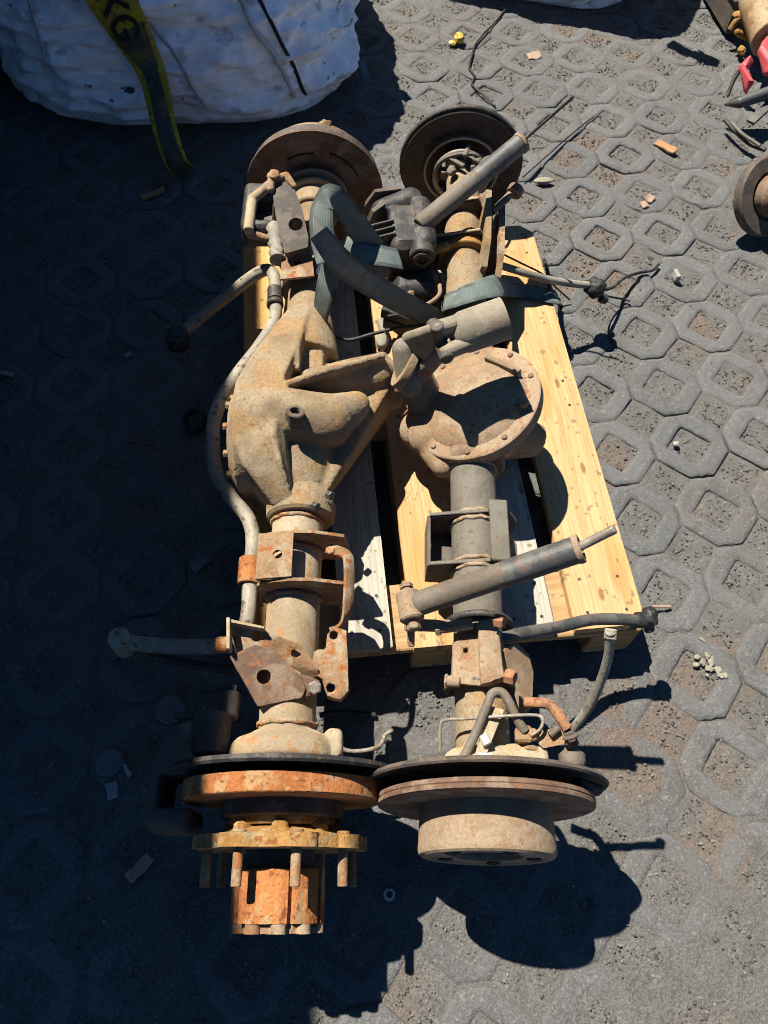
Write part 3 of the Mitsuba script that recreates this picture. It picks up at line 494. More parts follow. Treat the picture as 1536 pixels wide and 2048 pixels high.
add(pb, tube([(-0.043,0.059,0.075), (-0.024,0.096,0.085), (-0.006,0.137,0.095), (0.004,0.158,0.1), (0.019,0.161,0.1), (0.031,0.146,0.097), (0.044,0.12,0.09), (0.056,0.104,0.085)], .0075, 12, 5), 'dusty_paint', 60)
add(pb + '__flat_bar', flat([(0,0.143,0.085), (0.024,0.137,0.085), (0.004,0.092,0.08), (-0.006,0.068,0.075), (-0.024,0.067,0.075)], .006, rnd=.002), 'tube_cream', 25)
add(pb + '__spring_clip', tube([(-0.075,0.082,0.03), (-0.075,0.118,0.045), (-0.068,0.127,0.05), (-0.037,0.125,0.07), (0.023,0.123,0.1), (0.07,0.126,0.1), (0.082,0.12,0.1), (0.078,0.106,0.095), (0.064,0.096,0.09)], .0028, 8, 8), 'bright_steel', 60)
add(pb + '__pin', [cyl((-0.011,0.096,0.085), (-0.004,0.081,0.085), .008), cyl((-0.02,0.065,0.08), (0.003,0.065,0.08), .005)], 'zinc')
hc = B + 'hose_carrier'
add(hc, [flat([(0.075,0.093,0.07), (0.086,0.108,0.075), (0.117,0.116,0.08), (0.126,0.1,0.08), (0.122,0.089,0.075), (0.085,0.082,0.07)], .008, [((0.064,0.098,0.07), .003)], .003), box((0.055,0.101,0.075), (.026, .026, .022), .004), chunk((0.068,0.1,0.08), (.02, .02, .02), 0, 8), tube([(0.051,0.081,0.06), (0.065,0.083,0.07), (0.082,0.078,0.06), (0.088,0.068,0.05)], .005, 10)], 'rust_tan', 30)
add(hc + '__union', [cyl((0.123,0.105,0.09), (0.133,0.085,0.08), .009, 12), cyl((0.109,0.11,0.09), (0.095,0.099,0.085), .006, 12), ring((0.123,0.097,0.1), (0.125,0.092,0.098), .013, .007)], 'brown_iron')
add(B + 'slide_pin', [lathe((0.133,0.058,0.06), Y, [(0, 0), (0, .018), (.006, .021), (.018, .021), (.024, .014), (.024, 0)], 28), cyl((0.117,0.059,0.06), (0.126,0.084,0.07), .006)], 'dusty_paint')
add(B + 'brake_pipe', tube([(0.062,0.153,0.075), (0.077,0.15,0.085), (0.095,0.147,0.09), (0.107,0.135,0.09), (0.123,0.108,0.09)], .0085, 14), 'rust_nut', 60)
# spring saddle and its bolts
ss = B + 'spring_saddle'
add(ss, cast([ch([(-0.053,0.262,0.055), (-0.007,0.273,0.065), (0.027,0.255,0.062), (0.033,0.195,0.06), (-0.01,0.182,0.062), (-0.055,0.188,0.055), (-0.053,0.202,0), (-0.048,0.276,0), (0.062,0.2,-0.01), (0.06,0.27,0)]),
    ch([(-0.013,0.29,0.085), (0.022,0.299,0.085), (0.028,0.192,0.08), (-0.011,0.178,0.08), (-0.008,0.295,0.05), (0.031,0.297,0.05), (0.033,0.193,0.05), (-0.008,0.186,0.05)])], [cyl((-0.037,0.229,0.1), (-0.029,0.251,0.04), .004)], ref=.01, it=3), 'tan_rust', 30)
add(ss + '__side_plate', flat([(0.029,0.247,0.06), (0.057,0.266,0.04), (0.079,0.254,0.02), (0.088,0.226,0.01), (0.083,0.168,0.005), (0.068,0.151,0.01), (0.054,0.195,0.035)], .012, rnd=.004), 'tan_rust', 30)
for (p, q) in (((-0.085,0.277,0.07), (-0.021,0.285,0.08)), ((-0.067,0.193,0.05), (-0.042,0.19,0.055))): add(ss + '__through_bolt', [cyl(p, q, .0095, 16), cyl(p, V(*p) + .15 * (V(*q) - V(*p)), .0125, 6)], 'rust_dusty')
for p in ((0.016,0.285,0.1), (0.03,0.192,0.09)): add(ss + '__nut', bolt(p, (.7, -.3, .4), .0125, .016), 'rust_nut', False)
for y, a in ((.195, .058), (.315, .056)): add(ss + '__u_bolt', tube([(a * math.sin(t), y, a * math.cos(t)) for t in np.radians(np.linspace(-110, 110, 15))], .007, 12, 2), 'dark_iron', 60)
# spring bracket
sk = B + 'spring_bracket'
def fr(y, th): return plate([(-.094, -.05), (.075, -.06), (.08, .02), (.055, .062), (.02, .064), (.02, .05), (-.085, .028), (-.094, .02)], (0, y, 0), (1, 0, 0), (0, 0, 1), th)
add(sk, [fr(.425, .006), fr(.525, .006), plate([(-.05, -.05), (.05, -.05), (.05, .028), (-.05, .022)], (-.091, .475, 0), Y, (0, 0, 1), .006, [(.03, -.018, .009)]), box((.038, .478, .0635), (.03, .115, .008)), box((-.05, .475, -.042), (.09, .094, .006))], 'brown_iron', 25)
add(sk + '__top_rail', [bar((-.09, .527, .03), (.02, .527, .0535), .007, .004), bar((-.09, .423, .028), (.02, .423, .0515), .007, .004), box((.036, .476, .0705), (.034, .128, .006), .002)], 'tube_grey', 25)
add(sk + '__side_plate', flat([(0.041,0.498,0.05), (0.053,0.501,0.045), (0.073,0.472,0.02), (0.077,0.414,0.01), (0.061,0.398,0.01), (0.042,0.419,0.04)], .008, rnd=.004), 'rust_tan', 30)
for y in (.417, .433, .517, .533, .648): add(B + 'weld_bead', bead(y, .046), 'tan_rust', True)
# differential with its round cover
nB, cB = unit(V(-.42, 0, .9)), V(.004, ((0.015,0.78,0.06))[1], .05); tB = cB[1]
sph = lambda c, r: V(*c) + ICO * r
bod = [ch(disc_hull(cB, nB, .128, .035), sph((.03, tB, -.055), .075)), ch(yd(.69, .055), disc_hull(V(0, tB, .015), nB, .09, .08)), ch(yd(1.0, .05), disc_hull(V(0, tB, .015), nB, .085, .08)),
       ch(sph((.02, tB, -.05), .06), disc_hull(V(.14, tB + .02, -.085), (.8, .1, -.5), .04, .04)), ch(sph((-.06, tB - .02, .0), .06), sph((-.105, tB - .01, -.03), .045)), hull(((-.10, tB - .06, .01), .03), ((-.105, tB + .05, .01), .03)), hull(((-.06, tB - .12, .0), .025), ((-.10, tB - .05, .0), .03))]
add(B + 'differential_housing', forge(bod, h=.0070, k=.007, amp=.0012), 'tan_rust', True)
add(B + 'differential_cover', wob(lathe(cB + nB * .014, nB, [(-.03, .1), (-.03, .136), (-.026, .140), (-.001, .140), (.003, .136), (.005, .115), (.018, .104), (.031, .075), (.038, .04), (.04, 0)], 72), 30, .0012), 'tan_rust', 40)
bB, aB = basis(nB)
for k in range(10): a = k * math.pi / 5 + .2; add(B + 'cover_bolt', bolt(cB + nB * .016 + .126 * (math.cos(a) * aB + math.sin(a) * bB), nB, .006, .006), 'rust_brown', False)
add(B + 'housing_rib', [bar((0.023,0.857,0.1), (0.085,0.799,0.125), .012, .03), chunk((-0.075,0.698,0.02), (.03, .02, .02), .3, 6), chunk((0.088,0.731,0.125), (.02, .02, .02), .3, 3)], 'rust_dusty', 40)
add(B + 'drain_plug', bolt((0.025,0.679,0.07), (0, -.5, .8), .007, .008), 'zinc', False)
# folded drive shaft
FR_B = FRAME[0]; FRAME[0] = np.eye(4)
ds = B + 'drive_shaft'; p0, p1 = V(*(0.046,-0.142,0.52)), V(*(0.132,-0.128,0.54)); dd = unit(p1 - p0); LL = np.linalg.norm(p1 - p0)
add(ds, lathe(p0, dd, [(-.012, 0), (-.012, .026), (.0, .036), (.01, .0395), (LL, .0395), (LL, .036), (LL - .05, .036), (LL - .05, 0)], 48), 'shaft_dust', 35)
sd = unit(np.cross(dd, [0, 0, 1])); up_ = np.cross(sd, dd)
add(ds + '__yoke', [hull((p0 + dd * .02 + sd * s * .026, .016), (p0 - dd * .035 + sd * s * .03, .015)) for s in (-1, 1)] + [hull((p0 + dd * .01, .03), (p0 + dd * .025, .03))], 'shaft_dust', 40)
pj = p0 - dd * .038
add(ds + '__cross_joint', [cyl(pj - sd * .048, pj + sd * .048, .013, 18), cyl(pj - up_ * .045, pj + up_ * .045, .013, 18)], 'brown_iron')
pf = V(*(-0.038,-0.111,0.4))
add(ds + '__flange_yoke', [hull((pj + up_ * .034, .012), (pj + up_ * .03 + dd * .03, .01), (pf + V(.0, .03, .05), .014), (pf + V(.03, -.01, .05), .014)), hull((pj - up_ * .034, .014), (pf + V(.02, 0, -.02), .022)), hull((pf + V(-.01, .02, .03), .024), (pf + V(.0, -.02, -.03), .026)), ], 'shaft_dust', 40)
add(ds + '__flange', [lathe(pf + V(-.012, .01, 0), (1, -.35, -.5), [(0, 0), (0, .048), (.004, .05), (.014, .05), (.018, .046), (.018, 0)], 36), hull(((-0.057,-0.068,0.42), .008), ((-0.041,-0.123,0.36), .01)), hull(((-0.041,-0.123,0.36), .01), ((-0.023,-0.139,0.33), .012)), hull((pf + V(.01, .02, -.02), .03), ((-0.001,-0.125,0.31), .04))], 'rust_dusty', 40)
# shock absorbers
def shock(p, q, r, tip, rr, body, eye_d):
    k = add(B + 'shock_absorber', 0, None) if False else None
    p, q, tip = V(*p), V(*q), V(*tip); d = unit(q - p); L = np.linalg.norm(q - p)
    key = add(B + 'shock_absorber', lathe(p, d, [(0, 0), (0, r * .8), (.008, r * .97), (L * .6, r * .97), (L * .6, 0)], 40), 'dusty_paint', 35)
    add(key + '__dust_tube', lathe(p, d, [(L * .56, 0), (L * .56, r), (L * .565, r * 1.01), (L, r * 1.01), (L, r * .8), (L - .01, r * .75), (L - .01, 0)], 40), body, 35)
    add(key + '__rod', [cyl(q - d * .02, tip, rr, 14), cyl(q - d * .012, q - d * .004, r * .45, 24)], 'bright_steel' if rr > .006 else 'dark_iron')
    add(key + '__end_cap', ring(q - d * .006, q + d * .004, r * 1.09, r * .86, 36, .001), 'rust_dusty')
    if eye_d is None: return
    s = unit(np.cross(d, eye_d)); add(key + '__eye', [cyl(p - d * .012 - s * .026, p - d * .012 + s * .026, .021, 24), cyl(p - d * .012 - s * .042, p - d * .012 + s * .042, .008, 14)] + [bolt(p - d * .012 + e * s * .034, s * e, .012, .009) for e in (-1, 1)], 'rust_dusty')
shock((-0.083,-0.615,0.38), (0.169,-0.601,0.513), .022, (0.217,-0.593,0.556), .0075, 'grey_paint', (0, 0, 1))
shock((0.037,0.332,0.38), (0.296,0.501,0.465), .023, (0.391,0.486,0.583), .0035, 'grey_paint', None)
add(B + 'shock_mount', [bar((-0.088,-0.593,0.36), (-0.094,-0.66,0.31), .012, .03), bar((-0.103,-0.63,0.33), (-0.019,-0.632,0.31), .022, .008)], 'rust_dusty', 25)
# far brackets
FRAME[0] = FR_B
fs = B + 'far_spring_bracket'
add(fs, [plate([(-.085, -.05), (.05, -.05), (.06, .03), (.03, .075), (-.085, .05)], (0, y, 0), (1, 0, 0), (0, 0, 1), .008) for y in (1.29, 1.40)] + [box((-.085, 1.345, .0), (.008, .11, .1))], 'brown_iron', 25)
add(fs + '__top_rail', [bar((-.085, y, .054), (.03, y, .079), .007, .005) for y in (1.285, 1.40)] + [bar((-.088, 1.29, .05), (-.088, 1.39, .055), .008, .006)], 'tube_cream', 25)
add(fs + '__saddle', [ring((0, 1.262, 0), (0, 1.285, 0), .064, .0475, 40), hull(((-.085, 1.26, .03), .012), ((-.05, 1.262, .045), .012)), hull(((-.088, 1.235, .035), .009), ((-.085, 1.26, .03), .012))], 'rust_yellow', 40)
for (x, z, mt) in ((.045, .075, 'cast_tan'), (.082, .045, 'rust_tan')): add(fs + '__plate', plate([(-.11, -.06), (.10, -.06), (.12, .0), (.11, .03), (-.06, .03), (-.12, -.0)], (x, 1.31, z - .02), (.05, 1, .05), (.15, 0, 1), .014, rnd=.006), mt, 30)
add(fs + '__hose_arm', [tube([(0.039,1.431,0.06), (0.053,1.37,0.06), (0.064,1.32,0.05)], .008, 12), tube([(0.065,1.373,0.06), (0.093,1.402,0.07), (0.122,1.442,0.075)], .009, 12), ring((0.126,1.44,0.08), (0.117,1.423,0.075), .02, .008)], 'rust_brown', 50)
# far wheel end
add(B + 'dust_shield', yl([(1.622, .085), (1.622, .156), (1.624, .158), (1.627, .156), (1.627, .085), (1.622, .085)], 72), 'black_rubber')
add(B + 'brake_disc', yl([(1.632, .08), (1.632, .163), (1.634, .165), (1.644, .165), (1.646, .163), (1.646, .05), (1.632, .05)], 80), 'dark_iron', 30)
add(B + 'hub_seal', [ring((0, 1.585, 0), (0, 1.595, 0), .077, .066, 48), ring((.0, 1.605, 0), (.0, 1.611, 0), .1, .094, 56, .001)], 'bright_steel')
add(B + 'brake_shoe_parts', [box((-.02, 1.59, .04), (.05, .03, .03), .004), cyl((.03, 1.57, .05), (.05, 1.6, .05), .012), bar((-.055, 1.57, .02), (.0, 1.57, .035), .008, .01), chunk((.045, 1.58, .02), (.03, .03, .03), 0, 4), bar((.0, 1.55, .055), (-.035, 1.58, .055), .012, .012), chunk((-.03, 1.54, .05), (.025, .03, .02), 0, 9), tube([(-.06, 1.59, -.02), (-.066, 1.585, .03), (-.03, 1.58, .065), (.03, 1.585, .066), (.062, 1.59, .03)], .005, 8), bar((.02, 1.56, .045), (.055, 1.6, .03), .01, .012), bar((-.05, 1.6, .045), (-.02, 1.58, .06), .014, .01), cyl((-.045, 1.585, .0), (-.045, 1.61, .0), .012), cyl((.0, 1.57, .07), (.012, 1.605, .075), .007), tube([(.03, 1.54, .05), (.05, 1.56, .07), (.07, 1.59, .06)], .004, 8)], 'tube_grey', 40)
FRAME[0] = np.eye(4)
# hoses bolted to the right axle
add(B + 'brake_hose', tube([(0.173,-0.752,0.541), (0.178,-0.771,0.497), (0.176,-0.792,0.445), (0.167,-0.815,0.387), (0.145,-0.839,0.327)], .0072, 14), 'dusty_rubber', 60); add(B + 'brake_hose__ferrule', cyl((0.177,-0.746,0.537), (0.174,-0.759,0.53), .0092, 14), 'bar_grey')
add(B + 'cable_sheath', tube([(0.049,-0.658,0.29), (0.107,-0.646,0.28), (0.182,-0.629,0.25), (0.261,-0.608,0.22), (0.325,-0.606,0.205), (0.37,-0.612,0.2)], .0115, 16), 'grey_paint', 60)
add(B + 'cable_sheath__connector', [cyl((0.356,-0.608,0.2), (0.392,-0.61,0.195), .0155, 20), chunk((0.385,-0.605,0.205), (.03, .04, .03), 0, 2), cyl((0.376,-0.6,0.205), (0.387,-0.626,0.18), .01)], 'black_rubber', 40)
hp = B + 'sensor_hose'
add(hp, tube([(0.234,0.349,0.24), (0.26,0.345,0.235), (0.318,0.332,0.22), (0.389,0.335,0.19), (0.465,0.347,0.16), (0.503,0.351,0.15)], .0095, 14), 'dusty_rubber', 60)
add(hp + '__connector', [chunk((0.525,0.351,0.14), (.055, .055, .05), .4, 4), cyl((0.498,0.357,0.145), (0.539,0.35,0.14), .014), cyl((0.551,0.354,0.1), (0.57,0.353,0.09), .012)], 'black_rubber', 40)
add(hp + '__cable', tube([(0.534,0.348,0.13), (0.605,0.409,0.08), (0.673,0.487,0.04), (0.74,0.534,0.012), (0.78,0.541,0.012), (0.807,0.567,0.01)], .0045, 10), 'black_rubber', 60)
add(hp + '__cable', tube([(0.534,0.348,0.13), (0.594,0.398,0.06), (0.658,0.428,0.015), (0.68,0.424,0.01)], .003, 8), 'black_rubber', 60)
add(hp + '__cable', tube([(0.253,0.366,0.26), (0.312,0.371,0.22), (0.383,0.379,0.17), (0.457,0.442,0.06), (0.508,0.439,0.012)], .0025, 8), 'black_rubber', 60)
add(hp + '__cable', tube([(0.398,0.431,0.17), (0.389,0.362,0.19), (0.401,0.349,0.15), (0.468,0.423,0.03)], .0055, 8), 'black_rubber', 60)

# ------------------------------------------------------------------ strap, loose caliper and cable between the axles
st = thing('lashing_strap', 'grey green webbing strap looped between the two axles', 'strap')
def rib(key, pts, ups, w, mat='webbing', th=.0025):
    m, uv = ribbon(pts, ups, w, th); return add(key, m, mat, True, uv=uv)
rib(st + '__band', [(-0.188,0.095,0.495), (-0.191,0.131,0.515), (-0.192,0.16,0.54), (-0.186,0.185,0.56), (-0.171,0.191,0.575), (-0.147,0.195,0.55), (-0.119,0.197,0.5), (-0.08,0.204,0.43)], [(-.3, -.5, .85), (-.3, -.5, .85), (-.35, -.45, .85), (-.45, -.3, .9), (-.2, -.6, .6), (.15, -1, .25), (.2, -1, .2), (.2, -1, .2)], (.04, .05, .052, .052, .05, .05, .052, .05))
rib(st + '__band', [(-0.2,0.101,0.565), (-0.16,0.086,0.505), (-0.109,0.099,0.44), (-0.042,0.112,0.37), (0.031,0.131,0.3), (0.08,0.14,0.26)], [(.1, -1, .4), (.2, -1, .3), (.25, -1, .25), (.25, -1, .25), (.25, -1, .25), (.2, -1, .3)], (.04, .052, .054, .052, .05, .045))
rib(st + '__band', [(-0.17,0.13,0.48), (-0.183,0.109,0.45), (-0.196,0.093,0.41), (-0.206,0.096,0.35), (-0.199,0.125,0.27)], [(-.5, -.45, .75), (-.5, -.45, .75), (-.5, -.45, .7), (-.6, -.5, .6), (-.7, -.5, .5)], .05)
rib(st + '__band', [(-0.146,0.182,0.46), (-0.108,0.171,0.45), (-0.065,0.169,0.44), (-0.026,0.179,0.42)], [(.0, -.1, 1), (0, -.2, 1), (.05, -.2, 1), (.1, -.2, 1)], .055)
rib(st + '__band', [(0.088,0.182,0.2), (0.083,0.173,0.28), (0.1,0.137,0.337), (0.15,0.147,0.346), (0.205,0.192,0.315), (0.253,0.28,0.23), (0.304,0.339,0.158), (0.358,0.335,0.147), (0.406,0.318,0.147), (0.435,0.349,0.1), (0.449,0.375,0.05)], [(-1, 0, .1), (-.9, 0, .6), (-.4, 0, 1), (.1, 0, 1), (.8, 0, .7), (1, 0, .4), (.3, 0, 1), (0, 0, 1), (.1, 0, 1), (1, 0, .2), (1, 0, 0)], .055)
lc = thing('brake_caliper', 'dark brake caliper with ribbed housing wedged between the two axles', 'brake caliper')
cc = V(*(-0.008,0.347,0.3))
add(lc + '__body', cast([box(cc + V(.02, .0, .03), (.10, .15, .10), .016), hull((cc + V(.055, -.05, .06), .03), (cc + V(.06, .07, .065), .026)), hull((cc + V(-.03, .08, .05), .03), (cc + V(.04, .10, .06), .032))], [box(cc + V(-.055, .035, .07), (.07, .05, .08), .004)], ref=.012, it=5), 'dark_iron', 40)
for k in range(3): add(lc + '__rib', box(cc + V(-.035, .0 - .022 * k, .055), (.055, .005, .06), .002, (1, .12, .15), (-.1, 1, 0)), 'grey_paint', 25)
add(lc + '__piston', [cyl(cc + V(.045, -.09, .05), cc + V(.05, -.02, .06), .03, 28), ring(cc + V(.045, -.096, .049), cc + V(.045, -.088, .05), .022, .012)], 'dark_iron')
add(lc + '__pad_plate', [plate([(-.05, -.03), (.05, -.03), (.045, .03), (-.02, .035)], cc + V(-.03, .115, .06), (1, .2, 0), (.1, -.3, 1), .008), plate([(-.045, -.03), (.05, -.03), (.045, .03), (-.02, .035)], cc + V(-.05, .06, .05), (.7, .7, 0), (0, -.3, 1), .01)], 'dusty_paint', 25)
add(lc + '__lower_block', cast([box((0.027,0.262,0.25), (.12, .10, .10), .02), box((-0.007,0.279,0.22), (.08, .06, .08), .01)], ref=.014, it=4), 'black_rubber', 40)
add(lc + '__bracket', [tube([(0.078,0.221,0.3), (0.072,0.189,0.3), (0.047,0.165,0.3), (0.022,0.164,0.29)], .005, 10), chunk((0.007,0.197,0.3), (.018, .018, .018), 0, 2)], 'rust_dusty', 50)
ec = thing('thin_cable', 'thin black cable drooping between the two axles below the strap', 'cable')
add(ec, tube([(-0.198,0.136,0.27), (-0.179,0.127,0.25), (-0.142,0.122,0.24), (-0.089,0.127,0.25), (-0.026,0.123,0.27), (0.029,0.107,0.29), (0.069,0.11,0.3)], .0042, 10), 'black_rubber', 60)
dc = thing('sensor_plug', 'small yellowish plug lying between the two axles on the pallet', 'plug')
add(dc, [chunk((-0.058,0.19,0.16), (.03, .06, .03), -.2, 3), cyl((-0.058,0.248,0.17), (-0.05,0.205,0.165), .011)], 'cream_scrap', 40)
jb = thing('black_bracket', 'black bracket lying under the strap between the axles', 'bracket')
add(jb, [bar((-0.048,0.238,0.23), (0.084,0.171,0.22), .06, .03), bar((-0.05,0.218,0.2), (0.055,0.168,0.2), .03, .03), bar((-0.05,0.171,0.26), (-0.02,0.175,0.26), .006, .004)], 'black_rubber', 30)

# ------------------------------------------------------------------ big bags
def bag(cx, cy, hx, hy, rot, H, seed, exps=3.2):
    nu, nz = 300, 84; a = np.arange(nu) * 2 * np.pi / nu; c, s = np.cos(a), np.sin(a); e = 2 / exps
    ux, uy = np.sign(c) * np.abs(c) ** e, np.sign(s) * np.abs(s) ** e
    zs = np.r_[np.linspace(0, 1, nz)]; v = []
    for z in zs:
        b = np.interp(z, [0, .06, .16, .35, .6, .85, .95, 1], [.9, .985, 1, .975, .92, .85, .80, .74])
        v.append(np.c_[ux * hx * b, uy * hy * b, np.full(nu, z * H)])
    for k, r in enumerate((.6, .3, .02)): v.append(np.c_[ux * hx * .74 * r, uy * hy * .74 * r, np.full(nu, H * (1 + .03 * (k + 1)))])
    v = np.vstack(v); R = len(v) // nu; ctr = V(0, 0, H * .5); d = v - ctr; d[:, 2] *= .15; d /= np.linalg.norm(d, axis=1, keepdims=True)
    q = v * V(5, 5, 13); w = (meshkit.fbm(q, 4, seed) - .5) * .07 + (np.abs(meshkit.fbm(v * V(2.2, 2.2, 13) + 9, 4, seed + 4) - .5)) * -.17 + (np.abs(meshkit.fbm(v * V(9, 9, 16) + 5, 3, seed + 8) - .5)) * -.05 * (1 + 2.5 * np.clip((v[:, 0] - .25) * 3, 0, 1)) + (np.abs(meshkit.fbm(v * V(7, 7, 5) + 3, 3, seed + 6) - .5)) * -.06 + (meshkit.noise(v * V(24, 24, 30), seed) - .5) * .008
    w *= np.interp(v[:, 2] / H, [0, .05, 1], [.2, 1, 1]); v = v + d * w[:, None]
    cr, sr = math.cos(rot), math.sin(rot); v = np.c_[cx + v[:, 0] * cr - v[:, 1] * sr, cy + v[:, 0] * sr + v[:, 1] * cr, np.maximum(v[:, 2], .002)]
    k = np.arange(nu); k1 = (k + 1) % nu; f = np.vstack([np.vstack([np.c_[i * nu + k, i * nu + k1, (i + 1) * nu + k1], np.c_[i * nu + k, (i + 1) * nu + k1, (i + 1) * nu + k]]) for i in range(R - 1)])
    uv = np.c_[np.tile(a * .6, R), v[:, 2]]
    return trimesh.Trimesh(v, f, process=False), uv
bk = thing('bulk_bag', 'full white woven bulk bag with a yellow strap hanging down its front', 'bag')
m1, uv1 = bag(-.60, 1.91, .635, .62, -.03, .72, 3); add(bk + '__sack', m1, 'bag_cloth', True, uv=uv1)
tree = trimesh.proximity.ProximityQuery(m1) if False else None
RAY = m1.ray
def on_bag(px, lift=.004):
    """where a vertical seam meets the sack: the point of the sack's front in the plane x, height z given"""
    x, z = px; loc = RAY.intersects_location([[x, -1, z]], [[0, 1, 0]])[0]; p = loc[np.argmin(loc[:, 1])]; return p - V(0, lift + .007, 0)
sm = lambda pts, r, lift, mt: add(bk + '__seam', tube([on_bag(q, lift) for q in pts], r, 8, 4), mt, 60)
sm([(-0.331,0.422), (-0.313,0.37), (-0.284,0.318), (-0.259,0.256), (-0.231,0.184), (-0.208,0.113), (-0.198,0.071)], .006, .003, 'ink')
sm([(-0.382,0.424), (-0.338,0.312), (-0.293,0.242), (-0.258,0.161), (-0.236,0.089)], .009, .0, 'bag_seam')
sm([(-0.649,0.321), (-0.589,0.252), (-0.551,0.171), (-0.523,0.092)], .006, .0, 'bag_seam')
sm([(-0.997,0.411), (-0.985,0.33), (-0.991,0.248), (-1.005,0.193)], .007, .0, 'bag_seam')
yb = min(on_bag((x, z))[1] for x in (-.78, -.74, -.70) for z in (.52, .46, .40, .34))
sp = [V(-.765, yb - .010, .56), V(-.74, yb - .014, .45), V(-.705, yb - .02, .34), V(-.665, yb - .04, .22), V(-.635, 1.12, .13), V(-.615, 1.07, .06), V(-.60, 1.09, .012)]
m, uv = ribbon(sp, [(0, -1, .3)] * 4 + [(0, -1, .2), (.1, -1, .3), (.1, -.8, .6)], (.15, .145, .12, .085, .075, .07, .065), .004)
add(bk + '__lifting_strap', m, 'strap_yellow', True, uv=uv)
m, uv = ribbon([q + V(0, -.0045, 0) for q in sp[2:]], [(0, -1, .3)] * 2 + [(0, -1, .2), (.1, -1, .3), (.1, -.8, .6)], (.105, .045, .05, .055, .06), .002); add(bk + '__strap_stripe', m, 'strap_dull', True, uv=uv)
tx = meshkit.text_mesh('LKG', .075, .002, True); pA, pB = sp[0], sp[2]; ey = unit(np.cross(unit(pB - pA), (0, -1, .3))); M = np.eye(4); ex = unit(pB - pA); M[:3, 0], M[:3, 1], M[:3, 2] = ex, np.cross(np.cross(ex, -ey), ex), np.cross(ex, -ey); M[:3, 1] = np.cross(M[:3, 2], M[:3, 0]); M[:3, 3] = sp[1] - ex * .06 + M[:3, 1] * -.037 + V(0, -.009, 0)
tx.apply_transform(M); add(bk + '__strap_lettering', tx, 'ink', False)
add(bk + '__torn_flap', wob(trimesh.util.concatenate([chunk(V(-.02, 1.6 + .03 * k, .3 + .05 * k), (.04, .07, .05), k, k, 3) for k in range(4)]), 20, .02), 'bag_seam', 40)
add(bk + '__blue_tape', rib('tmp_tape', [(-0.008,1.425,0.16), (0.001,1.422,0.12), (-0.001,1.433,0.08)], [(.3, -1, .4)] * 3, .025, 'blue_tape') and trimesh.creation.icosphere(subdivisions=0, radius=.0001), 'blue_tape'); scene[bk + '__blue_tape'] = scene.pop('tmp_tape')
b2 = thing('bulk_bag_001', 'second white bulk bag cut off by the top edge of the photo', 'bag')
m2, uv2 = bag(.79, 2.665, .62, .62, -.436, .72, 11, 5); add(b2 + '__sack', m2, 'bag_cloth', True, uv=uv2)
m, uv = ribbon([(1.0, 2.0, .55), (1.06, 1.93, .64), (1.12, 1.89, .62), (1.11, 1.9, .5)], [(0, 0, 1), (.2, 0, 1), (.6, -.3, .8), (1, 0, .2)], .05, .004); add(b2 + '__lifting_loop', m, 'strap_dull', True, uv=uv)

# ------------------------------------------------------------------ the corrugated container whose shadow covers the left side
ct = thing('container', 'grey corrugated shipping container standing left of the picture', 'container')
ys = np.linspace(-.9, 5.5, 120); cx = -1.225 - .018 * (np.arange(120) % 4 > 1)
poly = [(x, y) for x, y in zip(cx, ys)] + [(-3.7, 5.5), (-3.7, -.9)]
mm = trimesh.creation.extrude_polygon(sg.Polygon(poly), 2.47, engine='earcut'); mm.apply_translation((0, 0, .1)); add(ct + '__side_wall', mm, 'steel_wall', False)
add(ct + '__top_rail', box((-2.46, 2.3, 2.595), (2.45, 6.4, .05), .004), 'steel_wall'); add(ct + '__bottom_rail', box((-2.46, 2.3, .06), (2.44, 6.4, .1), .004), 'steel_wall')

# ------------------------------------------------------------------ scrap at the right edge
wa = thing('scrap_axle', 'worn axle end with dark brake disc at the right edge of the paving', 'axle')
q = V(*(1.154,0.714,0.115)); ax = unit(V(.25, -.7, .6))
add(wa + '__brake_disc', lathe(q - ax * .03, ax, [(0, 0), (0, .105), (.004, .112), (.03, .115), (.036, .11), (.036, .07), (.02, .065), (.02, 0)], 64), 'brown_iron', 30)
add(wa + '__hub', lathe(q, ax, [(0, 0), (0, .06), (.03, .064), (.05, .055), (.05, 0)], 40), 'rust_brown', 30)
add(wa + '__axle_tube', cyl(q + ax * .04, q + ax * .5, .045), 'rust_brown')
add(wa + '__arm', [hull(((1.217,1.249,0.07), .006), ((1.249,1.223,0.09), .018), ((1.381,1.242,0.12), .022)), bar((1.274,1.157,0.06), (1.39,1.24,0.1), .03, .012)], 'grey_paint', 40)
add(wa + '__leaf_bracket', [tube([(1.212,1.207,0.04), (1.226,1.144,0.04), (1.262,1.086,0.03), (1.292,1.037,0.04)], .007, 10), chunk((1.258,1.003,0.02), (.03, .03, .03), 0, 6)], 'dark_iron', 40)
add(wa + '__rod', tube([(1.22,1.174,0.05), (1.236,1.112,0.05), (1.273,1.045,0.05)], .006, 10), 'tube_grey', 40)
add(wa + '__cable', tube([(1.324,1.428,0.08), (1.302,1.405,0.05), (1.286,1.375,0.02)], .007, 10), 'black_rubber', 60)
rs = thing('red_plastic_clip', 'crumpled red plastic piece lying on the scrap at the right edge', 'plastic scrap')
add(rs, [wob(hull(((1.354,1.447,0.11), .010), ((1.323,1.408,0.1), .015)), 30, .014), wob(hull(((1.316,1.399,0.1), .012), ((1.332,1.353,0.06), .013), ((1.337,1.351,0.08), .010)), 26, .016, 3), wob(hull(((1.443,1.525,0.12), .02), ((1.409,1.469,0.11), .02), ((1.429,1.417,0.1), .025)), 22, .018, 5)], 'red_plastic', 60)
